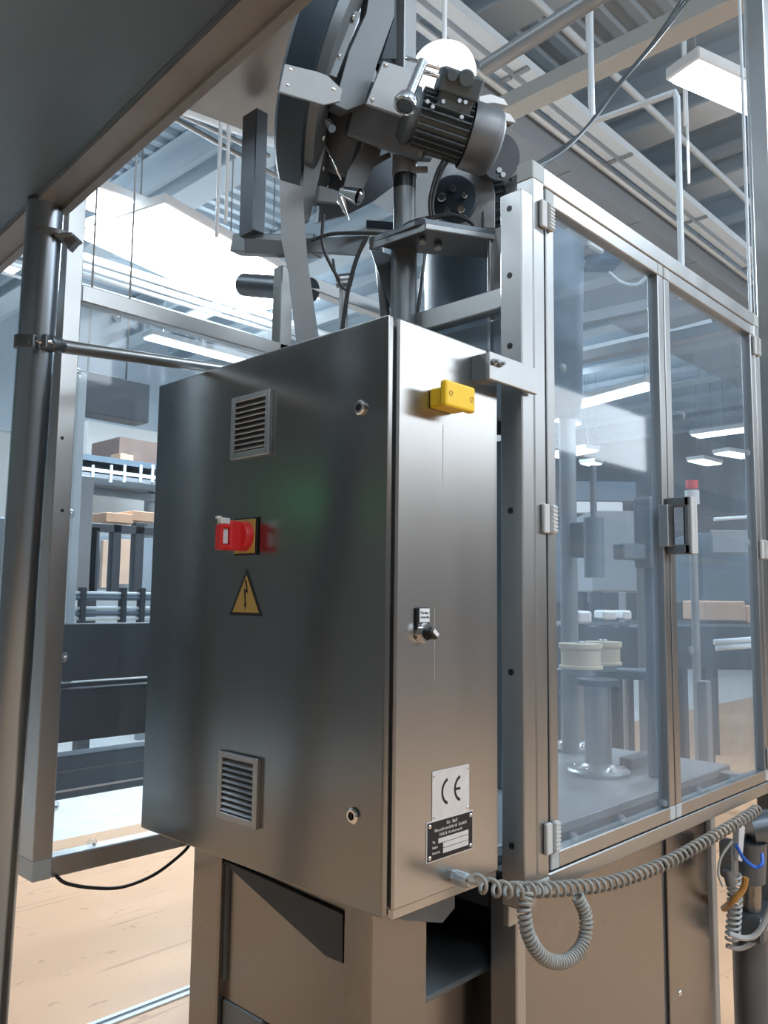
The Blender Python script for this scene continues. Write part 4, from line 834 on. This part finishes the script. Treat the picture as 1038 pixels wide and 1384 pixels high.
# hopper body below the platform
hp = thing('cap_hopper', 'dark grey sheet metal hopper under the platform behind the cabinet', 'hopper', (0.72, 0.45, 1.9))
hc = at(680, 440, d=2.45); ztop = at(600, 345, d=2.4).z+0.0
a = MB(); a.lathe((hc.x, hc.y, 0), (0, 0, 1), [(2.00, 0.10), (2.07, 0.225), (2.50, 0.235), (2.52, 0.235), (2.52, 0)], 44); put('hopper_body', a, 'bgblue', hp)
a = MB(); a.box((hc.x-0.02, hc.y-0.02, 0.98), (hc.x+0.02, hc.y+0.02, 1.96), 0.003); put('hopper_post', a, 'grey', hp)
a = MB(); q = at(790, 330, d=2.45); a.box(q-V((0.04, 0.04, 0.03)), q+V((0.08, 0.04, 0.05)), 0.006); put('cover_box', a, 'white', hp)
a = MB(); q = at(812, 350, d=2.5); a.obox(q, (RT, UP, FW), (0.11, 0.06, 0.1), 0.015, 2); put('blue_motor', a, mat('blue_enamel', (0.03, 0.10, 0.20), 0.4), hp, 'blue painted motor')
a = MB(); a.tube(smoothpath([at(*q, d=2.45) for q in ((822, 368), (840, 382), (860, 385), (875, 372), (880, 360))], 6), 0.006, 8); put('white_hose', a, 'whitepipe', hp)
a = MB(); a.box((0.462, 0.05, 1.9), (0.466, 0.42, 2.125), 0.001); put('side_sheet', a, 'greylight', hp)
a = MB(); a.box((0.462, 0.05, 2.128), (0.466, 0.12, 2.34), 0.001); put('side_sheet', a, 'greylight', hp)
a = MB(); a.box((0.455, 0.118, 1.9), (0.467, 0.126, 2.34), 0.001); put('side_strip', a, 'tube', hp)
# dark overhead post left of the drum
p = at(340, 250, d=2.5); op = thing('hanging_post', 'dark square post hanging left of the drum', 'post', (p.x, p.y, p.z))
z0, z1 = at(340, 322, d=2.5).z, at(340, 172, d=2.5).z
a = MB(); a.box((p.x-0.02, p.y-0.04, z0), (p.x+0.025, p.y+0.03, z1+0.05), 0.003); put('post', a, 'darksteel', op)
a = MB(); qa, qb = at(320, 331, d=2.55), at(430, 333, d=2.35); a.beam(qa, qb, 0.05, 0.055, 0.003); put('cross_bar', a, 'grey', op)
a = MB(); a.cyl(at(330, 385, d=2.6), at(420, 392, d=2.4), 0.035, seg=24); single('round_bar', a, 'darksteel', 'dark round bar right of the broad glare panel', 'bar')

# cables swooping up to the roof at right
for i, (pts) in enumerate(([(690, 243), (740, 212), (790, 175), (830, 120), (880, 60), (920, 0), (930, -20)], [(705, 240), (745, 215), (795, 170), (835, 115), (885, 55), (925, 0), (936, -20)], [(712, 232), (760, 205), (800, 165), (840, 112), (892, 50), (930, 0), (940, -20)])):
    ds = [2.1, 2.3, 2.6, 3.0, 3.3, 3.6, 3.7]
    a = MB(); a.tube(smoothpath([at(q[0], q[1], d=dd) for q, dd in zip(pts, ds)], 6), 0.005, 7)
    single('roof_cable', a, 'darksteel', ('leftmost', 'middle', 'rightmost')[i]+' of three grey cables sweeping up to the roof', 'cable', 'cables rising from the feeder')

# ================================================================== BACKGROUND LEFT
cv = thing('conveyor', 'dark conveyor with stacked side rails seen through the left glass panel', 'conveyor', (0.8, 2.3, 0))
def band(yt, ybm, yy, mt, nm, xa=0.22, xb=3.6, dep=0.10):
    z1 = at(135, yt, y=yy).z; z0 = at(135, ybm, y=yy).z; a = MB(); a.box((xa, yy, z0), (xb, yy+dep, z1), 0.003); return put(nm, a, mt, cv)
band(843, 918, 2.0, 'bgdark', 'side_rail'); band(930, 998, 2.02, 'bgdark', 'side_rail'); band(1016, 1072, 2.1, 'bgblue', 'side_rail'); band(1035, 1037, 2.095, 'greylight', 'strip', dep=0.01); band(1060, 1063, 2.095, 'white', 'strip', dep=0.01)
band(920, 927, 2.12, 'white', 'strip')
for x in (1.25, 3.4):
    a = MB(); a.box((x, 2.15, 0), (x+0.08, 2.23, 1.38), 0.003); put('leg', a, 'bgdark', cv)
for i, yt in enumerate((802, 808, 822, 829, 836)):
    p = at(140, yt, y=2.6); a = MB(); a.cyl((0.4, p.y, p.z), (3.8, p.y, p.z), 0.012 if i % 2 else 0.008); put('guide_rail', a, 'whitepipe' if i % 2 == 0 else 'bgblue', cv)
for px in (110, 165, 190):
    p = at(px, 812, y=2.6); a = MB(); a.box((p.x-0.01, p.y-0.02, p.z-0.12), (p.x+0.015, p.y+0.02, p.z+0.06), 0.002); put('rail_bracket', a, 'bgdark', cv)
# black guard frame on the far side with cartons
fr = thing('far_guard', 'black framed glazed guard with carton boards behind the conveyor', 'guard', (3, 6.0, 0))
yy = 5.2
def pxb(nm, l, t, r, b, yv, mt, par, dep=0.08, label=None):
    p, q = at(l, t, y=yv), at(r, b, y=yv); a = MB(); a.box((p.x, yv, q.z), (q.x, yv+dep, (p.z)), 0.004); return put(nm, a, mt, par, label)
pxb('post', 119, 712, 128, 800, yy, 'bgdark', fr); pxb('post', 154, 708, 161, 800, yy, 'bgdark', fr); pxb('post', 184, 706, 192, 800, yy, 'bgdark', fr); pxb('top_beam', 119, 706, 215, 724, yy, 'bgdark', fr)
a = MB(); p, q = at(119, 712, y=yy), at(215, 800, y=yy); a.box((p.x, yy+0.03, 0.02), (q.x, yy+0.035, p.z)); put('pane', a, 'pane_left', fr)
a = MB(); a.box((p.x, yy, 0), (p.x+0.1, yy+0.08, p.z)); put('post', a, 'bgdark', fr)
ct_ = thing('carton_stack', 'flat cardboard boards on top of the black framed guard', 'carton', at(175, 700, y=yy+0.2))
pxb('carton', 144, 692, 180, 708, yy, 'carton', ct_, 0.5); pxb('carton', 180, 690, 212, 706, yy, 'carton', ct_, 0.5)
pxb('back_cabinet', 128, 722, 215, 798, 6.2, 'bgmid', fr, 0.3); pxb('carton_board', 162, 728, 178, 790, 6.1, 'carton', fr, 0.05); pxb('carton_board', 140, 730, 152, 795, 6.1, 'carton', fr, 0.05)
o = pxb('machine_column', 92, 640, 120, 800, 4.6, 'bgmid', None, 0.3); tag(o, 'tall blue grey machine column just right of the left post', 'column')
# overhead conveyor with white wall behind
oc = thing('overhead_conveyor', 'raised rail conveyor crossing before the white wall', 'conveyor', at(160, 640, y=6.5))
for t_, b_, mt in ((627, 630, 'bgblue'), (634, 637, 'whitepipe'), (640, 650, 'bgmid')): pxb('rail', 80, t_, 240, b_+1, 6.5, mt, oc, 0.08 if t_ < 640 else 0.9)
q = at(236, 640, y=6.5)
for dy_ in (0.0, 0.5):
    a = MB(); a.box((q.x, 6.5+dy_, 0), (q.x+0.08, 6.58+dy_, q.z)); put('leg', a, 'bgmid', oc)
for px in (100, 125, 150, 168, 190, 206): pxb('hanger', px, 628, px+2, 652, 6.48, 'whitepipe', oc, 0.04)
pxb('shelf_edge', 118, 664, 240, 668, 7.0, 'white', oc, 0.3); pxb('cable_duct', 118, 668, 240, 671, 6.98, 'bgmid', oc, 0.05)
o = pxb('white_panel', 119, 568, 240, 705, 8.0, 'wallw', None, 0.1); tag(o, 'tall white wall panel behind the raised conveyor', 'panel'); o.name = 'partition_wall'
o = pxb('stacked_crate', 162, 590, 240, 634, 6.8, 'brown', None, 0.6); tag(o, 'dark brown crate standing on the raised conveyor', 'crate')
for i, (l, t, r, b) in enumerate(((163, 612, 171, 632), (171, 614, 180, 630), (190, 628, 206, 636))):
    o = pxb('carton', l, t, r, b, 6.55, 'carton', None, 0.2); tag(o, ('small carton at left end of the raised conveyor', 'pale carton beside the small one on the raised conveyor', 'low carton at the cabinet edge on the raised conveyor')[i], 'carton', 'cartons on the raised conveyor')
o = pxb('dark_hood', 100, 497, 201, 572, 3.4, 'bgdark', None, 0.15); tag(o, 'dark rectangular hood high behind the left glass', 'hood')
for dx in (-0.12, 0.12):
    c = WL[o.name]; a = MB(); a.cyl((c.x+dx, c.y, c.z+0.05), (c.x+dx, c.y, ZC), 0.006, seg=6); put('hanger', a, 'greylight', o)
o = pxb('steel_rail', 95, 405, 460, 425, 3.4, 'greylight', None, 0.06) if 0 else None
p = at(100, 640, y=2.14); a = MB(); a.box((p.x, 2.14, 1.1), (p.x+0.035, 2.18, at(100, 500, y=2.14).z), 0.004); put('end_post', a, 'beam', cv)
p = at(20, 600, y=4.5); a = MB(); a.box((p.x-0.6, 4.5, 0), (p.x+0.12, 5.0, at(20, 700, y=4.5).z), 0.01); single('machine_housing', a, 'bgblue', 'blue grey machine housing at the left picture edge', 'machine')

# ================================================================== BACKGROUND RIGHT (behind the doors)
def bg(nm, l, t, r, b, d, mt, label, cat, dep=0.5, group=None, ground=True):
    c = at((l+r)/2, b, d=d); p0, p1 = at(l, (t+b)/2, d=d), at(r, (t+b)/2, d=d); w = (p1-p0).length; z1 = at((l+r)/2, t, d=d).z; z0 = at((l+r)/2, b, d=d).z
    fx = V((FW.x, FW.y, 0)).normalized(); rx = V((RT.x, RT.y, 0)).normalized()
    mid = (p0+p1)/2; mid.z = (z0+z1)/2; a = MB(); a.obox(mid+fx*dep/2, (rx, fx, V((0, 0, 1))), (w, dep, z1-z0), 0.01)
    o = put(nm, a, mt)
    if ground:
        for sx_ in (-1, 1):
            for sy_ in (0.05, dep-0.05):
                q = mid+rx*sx_*(w/2-0.05)+fx*sy_; a = MB(); a.box((q.x-0.03, q.y-0.03, 0), (q.x+0.03, q.y+0.03, z0+0.01)); put('leg', a, 'bgdark', o)
    tag(o, label, cat, group); return o
bg('packing_machine', 745, 845, 896, 905, 4.5, 'bgdark', 'dark blue packing machine low behind the near glass door', 'machine', 0.8)
bg('packing_machine', 800, 690, 905, 800, 6.6, 'bgmid', 'tall grey machine cabinet beyond the near glass door', 'machine', 0.6)
bg('packing_machine', 912, 845, 1060, 905, 5.0, 'bgdark', 'dark low machine bed beyond the far glass door', 'machine', 1.2)
bg('packing_machine', 948, 720, 1060, 815, 7.0, 'bgblue', 'blue grey machine block beyond the far glass door', 'machine', 1.5)
bg('shrink_tunnel', 740, 715, 798, 815, 8.3, 'bgblue', 'broad blue grey tunnel machine deep behind the near door', 'machine', 1.0)
bg('dark_partition', 740, 700, 1060, 850, 11.0, 'bgdark', 'dark partition wall far behind both glass doors', 'partition', 0.1)
bg('carton_pile', 952, 812, 1008, 840, 5.4, 'carton', 'large pale cardboard carton seen through the far door', 'carton', 0.4, 'cartons beyond the far door', False)
bg('carton_pile', 1008, 818, 1032, 842, 5.5, 'carton', 'smaller cardboard carton right of the large one', 'carton', 0.4, 'cartons beyond the far door', False)
bg('notice_board', 776, 678, 842, 694, 8.5, 'white', 'pale board on the dark gantry beyond the near door', 'board', 0.05, None, False)
bg('gantry', 776, 650, 860, 678, 8.8, 'bgblue', 'blue grey gantry beam beyond the near door', 'gantry', 0.4, None, False)
bg('notice_board', 962, 716, 1016, 748, 6.7, 'bgmid', 'pale grey board beyond the far door', 'board', 0.05, None, False)
for i, (l, t, r, b) in enumerate(((782, 826, 800, 842), (815, 825, 834, 838), (842, 825, 854, 838))):
    bg('bright_crate', l, t, r, b, 4.5, 'white', ('leftmost of three white crates low behind the near door', 'middle of three white crates low behind the near door', 'rightmost of three white crates low behind the near door')[i], 'crate', 0.2, 'white crates behind the near door', False)
# signal tower
q = at(935, 655, d=4.2); sg = thing('signal_tower', 'slim signal lamp tower with red top behind the far door', 'signal lamp', (q.x, q.y, 0))
a = MB(); a.cyl((q.x, q.y, 0), (q.x, q.y, q.z-0.03), 0.02); put('pole', a, 'greylight', sg)
a = MB(); a.cyl((q.x, q.y, q.z-0.02), (q.x, q.y, q.z+0.02), 0.03); put('red_lamp', a, 'red', sg)
a = MB(); a.cyl((q.x, q.y, q.z-0.10), (q.x, q.y, q.z-0.03), 0.035); put('clear_lamp', a, 'white', sg)
# vertical posts and rails deep inside
for i, (px, d, yt) in enumerate(((868, 3.4, 730), (951, 3.0, 920), (841, 6.0, 800))):
    q = at(px, yt, d=d); a = MB(); a.box((q.x-0.02, q.y-0.02, 0), (q.x+0.02, q.y+0.02, q.z), 0.003); single('rail_post', a, 'greylight', ('pale post beyond the near door, left of the meeting stiles', 'short bright post low behind the far door', 'thin post deep behind the near door')[i], 'post', 'posts beyond the doors')
for i, (l, r, y_, d) in enumerate(((965, 1020, 868, 4.0), (968, 1020, 876, 4.0), (965, 1022, 702, 6))):
    a = MB(); a.cyl(at(l, y_, d=d), at(r, y_-4, d=d), 0.014, seg=10); single('guide_rail', a, 'whitepipe', ('upper of two bright guide rails low behind the far door', 'lower of two bright guide rails low behind the far door', 'thin bright bar high behind the far door')[i], 'rail', 'bright rails behind the far door')
# dark roof truss lines seen through the doors
for i, (p, q) in enumerate((((750, 487), (905, 452)), ((905, 455), (960, 440)), ((750, 440), (890, 410)))):
    a = MB(); P_, Q_ = at(*p, d=7.5), at(*q, d=7.5); a.beam(P_, Q_, 0.12, 0.10, 0.005)
    single('roof_strut', a, ('beam', 'beam', 'bgmid')[i], ('pale edge beam crossing high behind the near door', 'pale edge beam crossing high behind the far door', 'grey strut high behind the near door')[i], 'beam', 'struts beyond the doors')
# green emergency sign on the wall behind the viewer
a = MB(); a.box((X0+0.01, 5.3, 2.48), (X0+0.06, 6.1, 2.60), 0.005); single('exit_sign', a, 'green_lit', 'green lit emergency sign, seen mirrored in the cabinet door', 'sign')
